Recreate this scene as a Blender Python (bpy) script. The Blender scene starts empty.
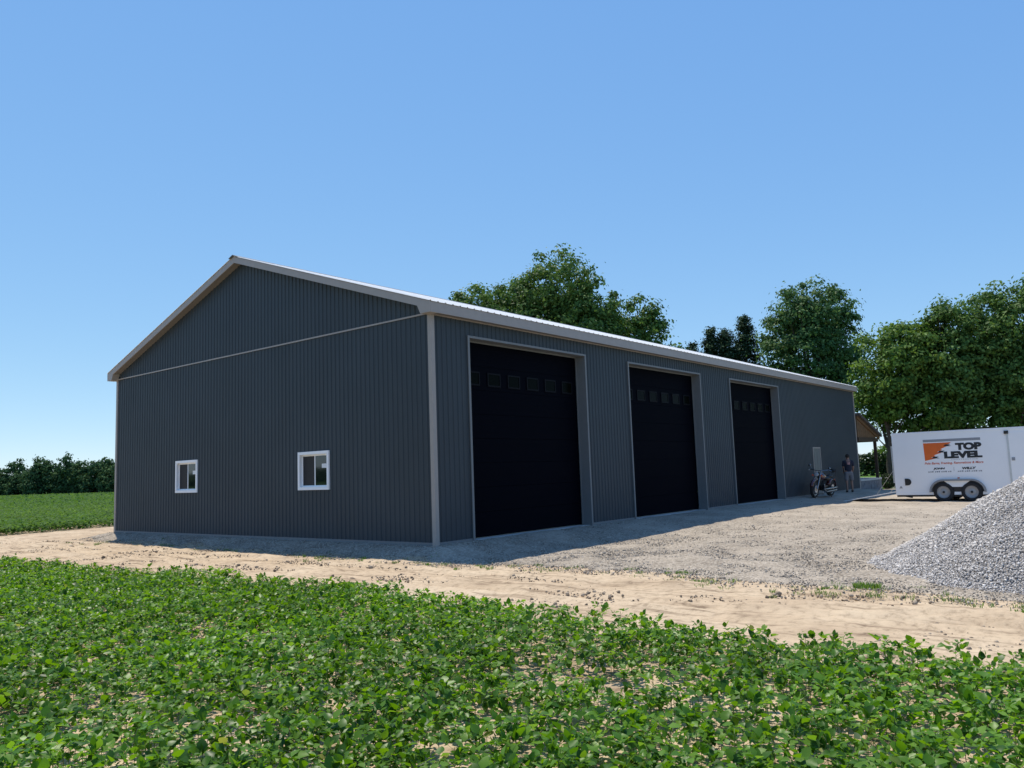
import bpy, math, random
import numpy as np
from mathutils import Matrix, Vector, Euler

random.seed(7)
rng = np.random.default_rng(11)
SC = bpy.context.scene
COL = SC.collection
R = math.radians

# ------------------------------------------------------------------ camera, sky, sun, exposure
cam_d = bpy.data.cameras.new('camera'); cam = bpy.data.objects.new('camera', cam_d); COL.objects.link(cam)
cam_d.sensor_width = 36.0; cam_d.lens = 27.975; cam_d.clip_start = 0.05; cam_d.clip_end = 6000
cr = Vector((0.63113591, -0.77485862, -0.03551875)); cu = Vector((-0.06296453, -0.09681799, 0.99330848))
cf = Vector((0.77311249, 0.62467624, 0.10989392))
CAM = Vector((-11.956, -11.829, 1.439))
cam.matrix_world = Matrix(((cr.x, cu.x, -cf.x, CAM.x), (cr.y, cu.y, -cf.y, CAM.y), (cr.z, cu.z, -cf.z, CAM.z), (0, 0, 0, 1)))
SC.camera = cam

SUN_EL, SUN_AZ = R(67.5), math.atan2(0.37, 0.93)          # azimuth clockwise from +Y
world = bpy.data.worlds.new('World'); SC.world = world; world.use_nodes = True
wn = world.node_tree.nodes; wl = world.node_tree.links
bg = wn['Background']; sky = wn.new('ShaderNodeTexSky'); sky.sky_type = 'NISHITA'; sky.sun_disc = False
sky.sun_elevation = SUN_EL; sky.sun_rotation = SUN_AZ
sky.altitude = 0; sky.air_density = 0.6; sky.dust_density = 0.0; sky.ozone_density = 5.0
# the camera's tone response to the bright sky: soften the horizon-to-zenith range of the physical sky
sc_ = wn.new('ShaderNodeVectorMath'); sc_.operation = 'SCALE'; sc_.inputs['Scale'].default_value = 0.112
se_ = wn.new('ShaderNodeSeparateColor'); co_ = wn.new('ShaderNodeCombineColor')
wl.new(sky.outputs[0], sc_.inputs[0]); wl.new(sc_.outputs[0], se_.inputs[0])
for k, (pw_, mul_) in enumerate(((0.72, 8.9), (0.52, 8.65), (0.24, 8.7))):
    p_ = wn.new('ShaderNodeMath'); p_.operation = 'POWER'; p_.inputs[1].default_value = pw_
    q_ = wn.new('ShaderNodeMath'); q_.operation = 'MULTIPLY'; q_.inputs[1].default_value = mul_
    wl.new(se_.outputs[k], p_.inputs[0]); wl.new(p_.outputs[0], q_.inputs[0]); wl.new(q_.outputs[0], co_.inputs[k])
wl.new(co_.outputs[0], bg.inputs[0]); bg.inputs[1].default_value = 0.1
sl = bpy.data.lights.new('sun', 'SUN'); so = bpy.data.objects.new('sun', sl); COL.objects.link(so)
sl.energy = 4.4; sl.angle = R(0.53); sl.color = (1.0, 0.925, 0.79)
sdir = Vector((math.sin(SUN_AZ) * math.cos(SUN_EL), math.cos(SUN_AZ) * math.cos(SUN_EL), math.sin(SUN_EL)))
so.rotation_euler = sdir.to_track_quat('Z', 'Y').to_euler(); so.location = (0, 0, 60)
SC.view_settings.view_transform = 'Standard'; SC.view_settings.look = 'None'
SC.view_settings.gamma = 1; SC.view_settings.use_curve_mapping = False
SC.view_settings.exposure = 0.25
SC.cycles.max_bounces = 8; SC.cycles.diffuse_bounces = 4; SC.cycles.transparent_max_bounces = 8

# ------------------------------------------------------------------ helpers
def tag(o, label=None, cat=None, group=None, kind=None):
    if label: o['label'] = label
    if cat: o['category'] = cat
    if group: o['group'] = group
    if kind: o['kind'] = kind
    return o

def empty(name, loc=(0, 0, 0), rz=0, **k):
    o = bpy.data.objects.new(name, None); COL.objects.link(o); o.location = loc; o.rotation_euler = (0, 0, rz)
    o.empty_display_size = 0.2
    return tag(o, **k)

def mesh_np(name, v, faces_flat, sizes, mat, parent=None, smooth=False):
    me = bpy.data.meshes.new(name)
    v = np.asarray(v, np.float32); ff = np.asarray(faces_flat, np.int32); sz = np.asarray(sizes, np.int32)
    me.vertices.add(len(v)); me.vertices.foreach_set('co', v.ravel())
    me.loops.add(len(ff)); me.loops.foreach_set('vertex_index', ff)
    me.polygons.add(len(sz)); st = np.zeros(len(sz), np.int32); st[1:] = np.cumsum(sz)[:-1]
    me.polygons.foreach_set('loop_start', st)
    if smooth: me.polygons.foreach_set('use_smooth', np.ones(len(sz), bool))
    me.update(calc_edges=True); me.validate()
    for m in (mat if isinstance(mat, (list, tuple)) else [mat]): me.materials.append(m)
    o = bpy.data.objects.new(name, me); COL.objects.link(o)
    if parent: o.parent = parent
    return o

class MB:
    def __init__(s): s.v = []; s.f = []; s.M = None
    def add(s, vs, fs):
        n = len(s.v)
        s.v += [tuple(s.M @ Vector(p)) if s.M else tuple(p) for p in vs]
        s.f += [tuple(i + n for i in f) for f in fs]; return s
    def box(s, x0, x1, y0, y1, z0, z1):
        if x0 > x1: x0, x1 = x1, x0
        if y0 > y1: y0, y1 = y1, y0
        if z0 > z1: z0, z1 = z1, z0
        return s.add([(x0, y0, z0), (x1, y0, z0), (x1, y1, z0), (x0, y1, z0), (x0, y0, z1), (x1, y0, z1), (x1, y1, z1), (x0, y1, z1)],
                     [(0, 3, 2, 1), (4, 5, 6, 7), (0, 1, 5, 4), (1, 2, 6, 5), (2, 3, 7, 6), (3, 0, 4, 7)])
    def prism(s, poly, axis, a0, a1):
        # poly: 2D points in the plane across the axis, extruded along it
        n = len(poly)
        def P(p, a): return (a, p[0], p[1]) if axis == 'x' else ((p[0], a, p[1]) if axis == 'y' else (p[0], p[1], a))
        return s.add([P(p, a0) for p in poly] + [P(p, a1) for p in poly],
                     [tuple(range(n))[::-1], tuple(range(n, 2 * n))] + [(i, (i + 1) % n, n + (i + 1) % n, n + i) for i in range(n)])
    def tube(s, pts, rad, n=8, cap=True):
        pts = [Vector(p) for p in pts]
        if not hasattr(rad, '__len__'): rad = [rad] * len(pts)
        vs = []; fs = []
        ref = Vector((0, 0, 1))
        for i, p in enumerate(pts):
            t = (pts[min(i + 1, len(pts) - 1)] - pts[max(i - 1, 0)]).normalized()
            r_ = ref if abs(t.dot(ref)) < 0.95 else Vector((1, 0, 0))
            a = t.cross(r_).normalized(); b = t.cross(a)
            for k in range(n):
                th = 2 * math.pi * k / n
                vs.append(p + (a * math.cos(th) + b * math.sin(th)) * rad[i])
        for i in range(len(pts) - 1):
            for k in range(n):
                fs.append((i * n + k, i * n + (k + 1) % n, (i + 1) * n + (k + 1) % n, (i + 1) * n + k))
        if cap: fs += [tuple(range(n))[::-1], tuple(range((len(pts) - 1) * n, len(pts) * n))]
        return s.add(vs, fs)
    def lathe(s, prof, axis='y', c=(0, 0, 0), n=32):
        # prof: (radius, offset along axis)
        vs = []; fs = []; m = len(prof); c = Vector(c)
        for k in range(n):
            th = 2 * math.pi * k / n
            for r_, o in prof:
                a, b = r_ * math.cos(th), r_ * math.sin(th)
                vs.append(c + (Vector((a, o, b)) if axis == 'y' else (Vector((o, a, b)) if axis == 'x' else Vector((a, b, o)))))
        for k in range(n):
            for j in range(m - 1):
                fs.append((k * m + j, k * m + j + 1, ((k + 1) % n) * m + j + 1, ((k + 1) % n) * m + j))
        return s.add(vs, fs)
    def ball(s, c, r, n=12, sc=(1, 1, 1)):
        prof = [(max(math.cos(a), 1e-3) , math.sin(a)) for a in np.linspace(-math.pi / 2, math.pi / 2, n)]
        vs = []; fs = []; m = n
        for k in range(n):
            th = 2 * math.pi * k / n
            for a, b in prof: vs.append((c[0] + r * sc[0] * a * math.cos(th), c[1] + r * sc[1] * a * math.sin(th), c[2] + r * sc[2] * b))
        for k in range(n):
            for j in range(m - 1): fs.append((k * m + j, ((k + 1) % n) * m + j, ((k + 1) % n) * m + j + 1, k * m + j + 1))
        return s.add(vs, fs)
    def build(s, name, mat, parent=None, smooth=False, bevel=0):
        me = bpy.data.meshes.new(name); me.from_pydata([tuple(p) for p in s.v], [], s.f)
        if smooth: me.polygons.foreach_set('use_smooth', np.ones(len(me.polygons), bool))
        me.update(); me.materials.append(mat)
        o = bpy.data.objects.new(name, me); COL.objects.link(o)
        if parent: o.parent = parent
        if bevel:
            b = o.modifiers.new('bevel', 'BEVEL'); b.width = bevel; b.segments = 2; b.limit_method = 'ANGLE'
        if smooth:
            e = o.modifiers.new('es', 'EDGE_SPLIT'); e.split_angle = R(40)
        return o

def hash2(ix, iy, seed=0):
    h = (ix.astype(np.int64) * 374761393 + iy.astype(np.int64) * 668265263 + seed * 982451653) & 0x7fffffff
    h = ((h ^ (h >> 13)) * 1274126177) & 0x7fffffff
    return ((h ^ (h >> 16)) & 0xffff) / 65535.0
def vnoise(x, y, sc=1.0, seed=0):
    x = np.asarray(x, float) * sc; y = np.asarray(y, float) * sc
    ix = np.floor(x); iy = np.floor(y); fx = x - ix; fy = y - iy
    fx = fx * fx * (3 - 2 * fx); fy = fy * fy * (3 - 2 * fy)
    a = hash2(ix, iy, seed); b = hash2(ix + 1, iy, seed); c = hash2(ix, iy + 1, seed); d = hash2(ix + 1, iy + 1, seed)
    return (a * (1 - fx) + b * fx) * (1 - fy) + (c * (1 - fx) + d * fx) * fy
def sstep(t): t = np.clip(t, 0, 1); return t * t * (3 - 2 * t)

# ------------------------------------------------------------------ materials
def M(name):
    m = bpy.data.materials.new(name); m.use_nodes = True
    return m, m.node_tree.nodes, m.node_tree.links, m.node_tree.nodes['Principled BSDF']
def rgb(c): return (c[0], c[1], c[2], 1)
def ramp(nd, stops):
    r_ = nd.new('ShaderNodeValToRGB'); e = r_.color_ramp.elements
    while len(e) < len(stops): e.new(0.5)
    for i, (p, c) in enumerate(stops): e[i].position = p; e[i].color = rgb(c)
    return r_
def simple(name, c, rough=0.5, metal=0.0, var=0.12, sc=6.0, bump=0.0, spec=0.5, bsc=40.0, coat=0):
    m, nd, ln, p = M(name)
    tc = nd.new('ShaderNodeTexCoord'); n = nd.new('ShaderNodeTexNoise'); n.inputs['Scale'].default_value = sc; n.inputs['Detail'].default_value = 6
    ln.new(tc.outputs['Object'], n.inputs['Vector'])
    r_ = ramp(nd, [(0.25, [v * (1 - var) for v in c]), (0.75, [min(1, v * (1 + var)) for v in c])])
    ln.new(n.outputs['Fac'], r_.inputs[0]); ln.new(r_.outputs[0], p.inputs['Base Color'])
    p.inputs['Roughness'].default_value = rough; p.inputs['Metallic'].default_value = metal; p.inputs['Specular IOR Level'].default_value = spec
    if coat: p.inputs['Coat Weight'].default_value = coat
    if bump:
        n2 = nd.new('ShaderNodeTexNoise'); n2.inputs['Scale'].default_value = bsc; n2.inputs['Detail'].default_value = 5
        ln.new(tc.outputs['Object'], n2.inputs['Vector'])
        b = nd.new('ShaderNodeBump'); b.inputs['Strength'].default_value = bump; b.inputs['Distance'].default_value = 0.02
        ln.new(n2.outputs['Fac'], b.inputs['Height']); ln.new(b.outputs[0], p.inputs['Normal'])
    return m

def leafmat(name, cols, trans=0.35, rough=0.45, spec=0.35, tcol=None):
    m, nd, ln, p = M(name)
    g = nd.new('ShaderNodeNewGeometry'); r_ = ramp(nd, cols)
    ln.new(g.outputs['Random Per Island'], r_.inputs[0])
    tc = nd.new('ShaderNodeTexCoord'); n = nd.new('ShaderNodeTexNoise'); n.inputs['Scale'].default_value = 0.5
    ln.new(tc.outputs['Object'], n.inputs['Vector'])
    h = nd.new('ShaderNodeHueSaturation'); mr = nd.new('ShaderNodeMapRange')
    mr.inputs['From Min'].default_value = 0.3; mr.inputs['From Max'].default_value = 0.7; mr.inputs['To Min'].default_value = 0.82; mr.inputs['To Max'].default_value = 1.2
    ln.new(n.outputs['Fac'], mr.inputs[0]); ln.new(mr.outputs[0], h.inputs['Value']); ln.new(r_.outputs[0], h.inputs['Color'])
    ln.new(h.outputs[0], p.inputs['Base Color']); p.inputs['Roughness'].default_value = rough; p.inputs['Specular IOR Level'].default_value = spec
    t = nd.new('ShaderNodeBsdfTranslucent'); mx = nd.new('ShaderNodeMixShader'); mx.inputs[0].default_value = trans
    h2 = nd.new('ShaderNodeHueSaturation'); h2.inputs['Hue'].default_value = 0.485; h2.inputs['Saturation'].default_value = 1.1; h2.inputs['Value'].default_value = 1.6
    ln.new(h.outputs[0], h2.inputs['Color']); ln.new(h2.outputs[0], t.inputs['Color'])
    ln.new(p.outputs[0], mx.inputs[1]); ln.new(t.outputs[0], mx.inputs[2])
    ln.new(mx.outputs[0], nd['Material Output'].inputs[0])
    return m

def groundmat(name, kind):
    m, nd, ln, p = M(name)
    tc = nd.new('ShaderNodeTexCoord')
    def noise(s, d=8, r_=0.6):
        n = nd.new('ShaderNodeTexNoise'); n.inputs['Scale'].default_value = s; n.inputs['Detail'].default_value = d; n.inputs['Roughness'].default_value = r_
        ln.new(tc.outputs['Object'], n.inputs['Vector']); return n
    def mix(f, a, b, mode='MIX'):
        x = nd.new('ShaderNodeMix'); x.data_type = 'RGBA'; x.blend_type = mode
        if isinstance(f, float): x.inputs[0].default_value = f
        else: ln.new(f, x.inputs[0])
        ln.new(a, x.inputs[6]); ln.new(b, x.inputs[7]); return x.outputs[2]
    if kind == 'dirt':
        a = ramp(nd, [(0.3, (0.43, 0.325, 0.22)), (0.5, (0.54, 0.42, 0.29)), (0.72, (0.60, 0.485, 0.345))]); ln.new(noise(0.7).outputs[0], a.inputs[0])
        fine = ramp(nd, [(0.3, (0.50, 0.47, 0.45)), (0.48, (0.92, 0.91, 0.9)), (0.7, (1.05, 1.04, 1.03))]); ln.new(noise(9, 8, 0.7).outputs[0], fine.inputs[0])
        c = mix(1.0, a.outputs[0], fine.outputs[0], 'MULTIPLY')
        # stretched tyre-dragged streaks running with the track
        mp = nd.new('ShaderNodeMapping'); mp.inputs['Scale'].default_value = (9.0, 0.9, 1); ln.new(tc.outputs['Object'], mp.inputs[0])
        ns = nd.new('ShaderNodeTexNoise'); ns.inputs['Scale'].default_value = 1; ns.inputs['Detail'].default_value = 7; ns.inputs['Roughness'].default_value = 0.65; ln.new(mp.outputs[0], ns.inputs['Vector'])
        st = ramp(nd, [(0.34, (0.42, 0.38, 0.36)), (0.47, (0.97, 0.97, 0.97)), (1, (1.06, 1.05, 1.03))]); ln.new(ns.outputs[0], st.inputs[0])
        c = mix(0.85, c, st.outputs[0], 'MULTIPLY')
        # crop-green land far from the yard
        sx = nd.new('ShaderNodeVectorMath'); sx.operation = 'DISTANCE'; sx.inputs[1].default_value = (8, 0, 0); ln.new(tc.outputs['Object'], sx.inputs[0])
        mr = nd.new('ShaderNodeMapRange'); mr.inputs['From Min'].default_value = 46; mr.inputs['From Max'].default_value = 70; ln.new(sx.outputs['Value'], mr.inputs[0])
        g = ramp(nd, [(0.3, (0.045, 0.10, 0.02)), (0.7, (0.075, 0.15, 0.03))]); ln.new(noise(0.8).outputs[0], g.inputs[0])
        c = mix(mr.outputs[0], c, g.outputs[0])
        ln.new(c, p.inputs['Base Color'])
        b1 = nd.new('ShaderNodeBump'); b1.inputs['Strength'].default_value = 0.8; b1.inputs['Distance'].default_value = 0.018; ln.new(noise(9, 10, 0.7).outputs[0], b1.inputs['Height'])
        b2 = nd.new('ShaderNodeBump'); b2.inputs['Strength'].default_value = 0.5; b2.inputs['Distance'].default_value = 0.008; ln.new(noise(45, 6, 0.7).outputs[0], b2.inputs['Height'])
        ln.new(b1.outputs[0], b2.inputs['Normal']); ln.new(b2.outputs[0], p.inputs['Normal'])
        p.inputs['Roughness'].default_value = 0.95; p.inputs['Specular IOR Level'].default_value = 0.15
    elif kind == 'gravel':
        v = nd.new('ShaderNodeTexVoronoi'); v.inputs['Scale'].default_value = 30; ln.new(tc.outputs['Object'], v.inputs['Vector'])
        bw = nd.new('ShaderNodeSeparateColor'); ln.new(v.outputs['Color'], bw.inputs[0])
        s = ramp(nd, [(0.0, (0.19, 0.157, 0.122)), (0.5, (0.325, 0.277, 0.22)), (1, (0.50, 0.435, 0.355))]); ln.new(bw.outputs[0], s.inputs[0])
        tan = ramp(nd, [(0.3, (0.40, 0.335, 0.265)), (0.7, (0.52, 0.445, 0.355))]); ln.new(noise(6).outputs[0], tan.inputs[0])
        # trodden-in tan dust between the stones, more of it further out in the yard
        sp = nd.new('ShaderNodeSeparateXYZ'); ln.new(tc.outputs['Object'], sp.inputs[0])
        mr = nd.new('ShaderNodeMapRange'); mr.inputs['From Min'].default_value = 4; mr.inputs['From Max'].default_value = 20; mr.inputs['To Min'].default_value = -0.06; mr.inputs['To Max'].default_value = 0.14; ln.new(sp.outputs[0], mr.inputs[0])
        ad = nd.new('ShaderNodeMath'); ad.operation = 'ADD'; ln.new(noise(0.45, 9, 0.62).outputs[0], ad.inputs[0]); ln.new(mr.outputs[0], ad.inputs[1])
        f = ramp(nd, [(0.42, (0.08, 0.08, 0.08)), (0.68, (0.85, 0.85, 0.85))]); ln.new(ad.outputs[0], f.inputs[0])
        c = mix(f.outputs[0], s.outputs[0], tan.outputs[0])
        big = ramp(nd, [(0.3, (0.8, 0.79, 0.78)), (0.6, (1.0, 1, 1))]); ln.new(noise(0.9, 8).outputs[0], big.inputs[0])
        c = mix(0.8, c, big.outputs[0], 'MULTIPLY')
        ln.new(c, p.inputs['Base Color'])
        b1 = nd.new('ShaderNodeBump'); b1.inputs['Strength'].default_value = 0.9; b1.inputs['Distance'].default_value = 0.02; b1.invert = True
        ln.new(v.outputs['Distance'], b1.inputs['Height'])
        b2 = nd.new('ShaderNodeBump'); b2.inputs['Strength'].default_value = 0.6; b2.inputs['Distance'].default_value = 0.03; ln.new(noise(3.5, 9, 0.65).outputs[0], b2.inputs['Height'])
        ln.new(b1.outputs[0], b2.inputs['Normal']); ln.new(b2.outputs[0], p.inputs['Normal'])
        p.inputs['Roughness'].default_value = 0.9; p.inputs['Specular IOR Level'].default_value = 0.2
    elif kind == 'lawn':
        a = ramp(nd, [(0.3, (0.05, 0.11, 0.02)), (0.55, (0.09, 0.18, 0.035)), (0.75, (0.14, 0.22, 0.06))]); ln.new(noise(1.3, 10, 0.7).outputs[0], a.inputs[0])
        ln.new(a.outputs[0], p.inputs['Base Color'])
        b1 = nd.new('ShaderNodeBump'); b1.inputs['Strength'].default_value = 1; b1.inputs['Distance'].default_value = 0.05; ln.new(noise(25).outputs[0], b1.inputs['Height']); ln.new(b1.outputs[0], p.inputs['Normal'])
        p.inputs['Roughness'].default_value = 0.9; p.inputs['Specular IOR Level'].default_value = 0.1
    return m

def stonemat(name, stops):
    m, nd, ln, p = M(name)
    g = nd.new('ShaderNodeNewGeometry'); r_ = ramp(nd, stops); ln.new(g.outputs['Random Per Island'], r_.inputs[0])
    ln.new(r_.outputs[0], p.inputs['Base Color']); p.inputs['Roughness'].default_value = 0.85; p.inputs['Specular IOR Level'].default_value = 0.25
    return m

m_dirt = groundmat('dry tan dirt', 'dirt'); m_gravel = groundmat('crushed gravel', 'gravel'); m_lawn = groundmat('mown grass', 'lawn')
m_side = simple('charcoal steel siding', (0.036, 0.048, 0.058), 0.5, var=0.10, sc=0.7, spec=0.3)
m_trim = simple('grey steel trim', (0.33, 0.30, 0.275), 0.45, var=0.05, spec=0.4)
m_jamb = simple('grey door trim', (0.17, 0.18, 0.185), 0.5, var=0.05, spec=0.4)
m_roof = simple('pale steel roofing', (0.74, 0.74, 0.73), 0.45, var=0.05, spec=0.4)
m_cap = simple('dark ridge steel', (0.12, 0.13, 0.15), 0.45, var=0.05)
m_sof = simple('grey soffit', (0.20, 0.185, 0.175), 0.6, var=0.05)
m_door = simple('black door steel', (0.0012, 0.0018, 0.0050), 0.65, var=0.1, spec=0.03)
m_dwin = simple('dark door glass', (0.0012, 0.002, 0.001), 0.25, spec=0.025, var=0.02)
m_dframe = simple('black window surround', (0.0045, 0.005, 0.008), 0.5, var=0.05, spec=0.07)
m_white = simple('white vinyl', (0.87, 0.87, 0.87), 0.4, var=0.03)
m_glass = simple('window glass', (0.006, 0.009, 0.010), 0.04, var=0.02, spec=0.8)
m_screen = simple('dark insect screen', (0.007, 0.007, 0.009), 0.6, var=0.1)
m_paper = simple('white paper', (0.75, 0.76, 0.76), 0.7, var=0.03)
m_greydoor = simple('grey door paint', (0.11, 0.125, 0.13), 0.45, var=0.05)
m_tr_white = simple('white trailer skin', (0.87, 0.87, 0.87), 0.32, var=0.025, sc=1.5, spec=0.5)
m_alu = simple('aluminium trim', (0.55, 0.56, 0.57), 0.38, metal=0.7, var=0.06)
m_fender = simple('grey fender', (0.26, 0.265, 0.275), 0.5, var=0.06)
m_rub = simple('tyre rubber', (0.018, 0.018, 0.019), 0.8, var=0.15, bump=0.2)
m_blk = simple('black plastic', (0.012, 0.012, 0.013), 0.45, var=0.1)
m_rim = simple('silver wheel paint', (0.34, 0.345, 0.35), 0.45, metal=0.2, var=0.05)
m_ink = simple('black lettering', (0.012, 0.013, 0.018), 0.4, var=0.05)
m_orange = simple('orange lettering', (0.72, 0.13, 0.012), 0.4, var=0.06)
m_orange2 = simple('orange red lettering', (0.62, 0.10, 0.04), 0.4, var=0.06)
m_gink = simple('grey lettering', (0.27, 0.28, 0.30), 0.4, var=0.05)
m_ply = simple('ramp plywood', (0.62, 0.57, 0.49), 0.7, var=0.15, sc=4)
m_chrome = simple('chrome', (0.30, 0.30, 0.31), 0.2, metal=1.0, var=0.02)
m_mred = simple('dark maroon paint', (0.06, 0.008, 0.010), 0.2, var=0.1, coat=0.6)
m_lens = simple('lamp lens', (0.4, 0.41, 0.43), 0.1, var=0.03, spec=1.0)
m_bark = simple('bark', (0.085, 0.066, 0.05), 0.9, var=0.35, sc=9, bump=0.8, bsc=18)
m_wood = simple('stained porch timber', (0.125, 0.066, 0.027), 0.65, var=0.4, sc=7)
m_wooddk = simple('dark porch beam', (0.045, 0.026, 0.014), 0.7, var=0.25, sc=7)
m_shingle = simple('brown shingle', (0.07, 0.06, 0.055), 0.9, var=0.3, sc=20, bump=0.5)
m_conc = simple('pale concrete', (0.50, 0.49, 0.46), 0.85, var=0.1, sc=3, bump=0.2)
m_drive = simple('bright concrete drive', (0.62, 0.61, 0.58), 0.85, var=0.08, sc=2, bump=0.2)
m_stone = simple('blue grey stone', (0.17, 0.175, 0.185), 0.85, var=0.35, sc=5, bump=0.6, bsc=12)
m_skin = simple('skin', (0.26, 0.15, 0.11), 0.5, var=0.06)
m_shirt = simple('navy cloth', (0.018, 0.022, 0.04), 0.9, var=0.15)
m_pink = simple('faded pink print', (0.42, 0.24, 0.23), 0.9, var=0.2, sc=18)
m_shorts = simple('grey cloth', (0.17, 0.17, 0.18), 0.9, var=0.1)
m_hair = simple('dark hair', (0.02, 0.016, 0.013), 0.8, var=0.2)
m_shoe = simple('dark shoe', (0.03, 0.028, 0.027), 0.7, var=0.2)
m_stones = stonemat('pale crushed stone', [(0.0, (0.26, 0.24, 0.225)), (0.35, (0.44, 0.41, 0.385)), (0.7, (0.56, 0.525, 0.495)), (1.0, (0.74, 0.70, 0.665))])
m_pebble = stonemat('yard stones', [(0.0, (0.17, 0.145, 0.12)), (0.5, (0.31, 0.272, 0.228)), (1.0, (0.48, 0.425, 0.36))])
m_clod = stonemat('dirt clods', [(0.0, (0.12, 0.09, 0.065)), (0.5, (0.30, 0.235, 0.17)), (1.0, (0.45, 0.36, 0.265))])
m_soy = leafmat('soybean leaf', [(0.0, (0.024, 0.080, 0.010)), (0.4, (0.074, 0.180, 0.018)), (0.8, (0.130, 0.265, 0.026)), (0.985, (0.15, 0.28, 0.045)), (1.0, (0.26, 0.27, 0.06))], 0.44, 0.40, 0.26)
m_soyfar = leafmat('soybean leaf far', [(0.0, (0.05, 0.115, 0.026)), (0.6, (0.075, 0.155, 0.034)), (1.0, (0.115, 0.205, 0.045))], 0.35, 0.7, 0.12)
m_stem = simple('soybean stem', (0.13, 0.19, 0.05), 0.7, var=0.2)
m_litter = stonemat('dry straw', [(0.0, (0.20, 0.15, 0.10)), (0.6, (0.42, 0.34, 0.24)), (1.0, (0.58, 0.50, 0.38))])
m_maple = leafmat('maple leaf', [(0.0, (0.038, 0.088, 0.020)), (0.5, (0.075, 0.150, 0.034)), (1.0, (0.135, 0.225, 0.055))], 0.26, 0.6, 0.16)
m_maple2 = leafmat('bright maple leaf', [(0.0, (0.044, 0.10, 0.02)), (0.5, (0.09, 0.175, 0.032)), (1.0, (0.17, 0.26, 0.05))], 0.28, 0.6, 0.16)
m_ash = leafmat('ash leaf', [(0.0, (0.040, 0.095, 0.030)), (0.5, (0.075, 0.152, 0.048)), (1.0, (0.13, 0.215, 0.072))], 0.26, 0.6, 0.16)
m_spruce = leafmat('spruce needle', [(0.0, (0.026, 0.056, 0.030)), (0.6, (0.046, 0.086, 0.042)), (1.0, (0.08, 0.125, 0.06))], 0.05, 0.75, 0.1)
m_far = leafmat('windbreak foliage', [(0.0, (0.032, 0.070, 0.032)), (0.6, (0.058, 0.115, 0.044)), (1.0, (0.10, 0.17, 0.062))], 0.12, 0.8, 0.08)
m_hedge = leafmat('hedge leaf', [(0.0, (0.014, 0.03, 0.010)), (0.6, (0.026, 0.05, 0.015)), (1.0, (0.05, 0.085, 0.02))], 0.12, 0.5, 0.3)
m_grass = leafmat('grass blade', [(0.0, (0.06, 0.13, 0.02)), (0.6, (0.10, 0.20, 0.03)), (1.0, (0.18, 0.26, 0.06))], 0.3, 0.5, 0.3)

# ------------------------------------------------------------------ ground
L, W, H = 30.0, 14.36, 4.88
def hgt(x, y):
    x = np.asarray(x, float); y = np.asarray(y, float)
    dx = np.maximum(np.maximum(-x, x - L), 0); dy = np.maximum(np.maximum(-y, y - W), 0)
    d = np.hypot(dx, dy)
    a = np.where(y < 0, 1.5 + 3.0 * sstep(x / 12) - 2.2 * sstep((x - 16) / 4), 1.15)
    return -0.03 - 0.17 * sstep(d / a)
def gravel_edge(y):
    # x of the gravel's ragged western edge
    y = np.asarray(y, float)
    base = np.where(y > 0, -1.05, np.interp(y, [-40, -16, -11, -8.6, -6.5, -4.9, -3.4, -2.0, 0], [-2.6, -2.2, -1.7, -1.15, -1.0, -0.95, -1.2, -1.35, -1.05]))
    return base + 0.5 * (vnoise(y, y * 0 + 3.1, 0.9, 5) - 0.5) + 0.3 * (vnoise(y, y * 0, 3.5, 6) - 0.5)
FE = [(-60, -7.0), (-16, -5.3), (-10.9, -4.9), (-8.3, -4.95), (-5.7, -4.85), (-3.7, -4.55), (1.2, -4.65), (8, -5.45), (14, -6.2)]
def field_edge(y): return np.interp(y, [p[0] for p in FE], [p[1] for p in FE])

def geo(a, b, n): return np.sign(a) * np.geomspace(abs(a), abs(b), n)
xs = np.unique(np.round(np.concatenate([geo(-1800, -27, 22), np.arange(-26, -7, 0.5), np.arange(-7, 0.6, 0.09), np.arange(1, 50, 0.6), geo(51, 1800, 22)]), 3))
ys = np.unique(np.round(np.concatenate([geo(-1800, -31, 22), np.arange(-30, -13, 0.4), np.arange(-13, 4, 0.1), np.arange(4, 26, 0.16), np.arange(26, 50, 0.8), geo(51, 1800, 22)]), 3))
X, Y = np.meshgrid(xs, ys)
Z = hgt(X, Y)
ge = gravel_edge(Y)
track = sstep((X - field_edge(Y) - 0.1) / 0.5) * (1 - sstep((X - ge + 0.3) / 0.5)) * (Y > -40) * (Y < 40) * (X > -30)
wob = 0.5 * (vnoise(X * 0, Y, 0.25, 9) - 0.5)
rut = 0
for xc, wd, dp in ((-3.15, 0.17, 0.045), (-1.85, 0.18, 0.04), (-2.75, 0.12, 0.02), (-2.2, 0.14, 0.02)):
    t = (X - (xc + wob + 0.25 * np.sin(Y * 0.21 + xc))) / wd
    rut = rut - dp * np.exp(-t * t) + dp * 0.6 * np.exp(-((np.abs(t) - 1.9) ** 2) * 2)
rough = 0.035 * (vnoise(X, Y, 1.1, 1) - 0.5) + 0.03 * (vnoise(X, Y, 3.2, 2) - 0.5) + 0.022 * (vnoise(X, Y, 7, 3) - 0.5)
near = (np.abs(X) < 60) * (np.abs(Y) < 60)
Z = Z + (rut * (0.5 + vnoise(X, Y, 0.8, 4)) + rough) * track
Z = Z + near * (X < field_edge(Y)) * 0.05 * (vnoise(X, Y, 2.2, 8) - 0.5)
Z = Z - 0.045 * sstep((X - ge - 0.15) / 0.6) * (X < 40) * (Y < 16)
ny, nx = X.shape
idx = np.arange(ny * nx).reshape(ny, nx)
def gridfaces(idx): return np.stack([idx[:-1, :-1], idx[:-1, 1:], idx[1:, 1:], idx[1:, :-1]], -1).reshape(-1, 4)
f = gridfaces(idx)
tag(mesh_np('ground', np.stack([X, Y, Z], -1).reshape(-1, 3), f.ravel(), np.full(len(f), 4), m_dirt, smooth=True), kind='structure')

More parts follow.
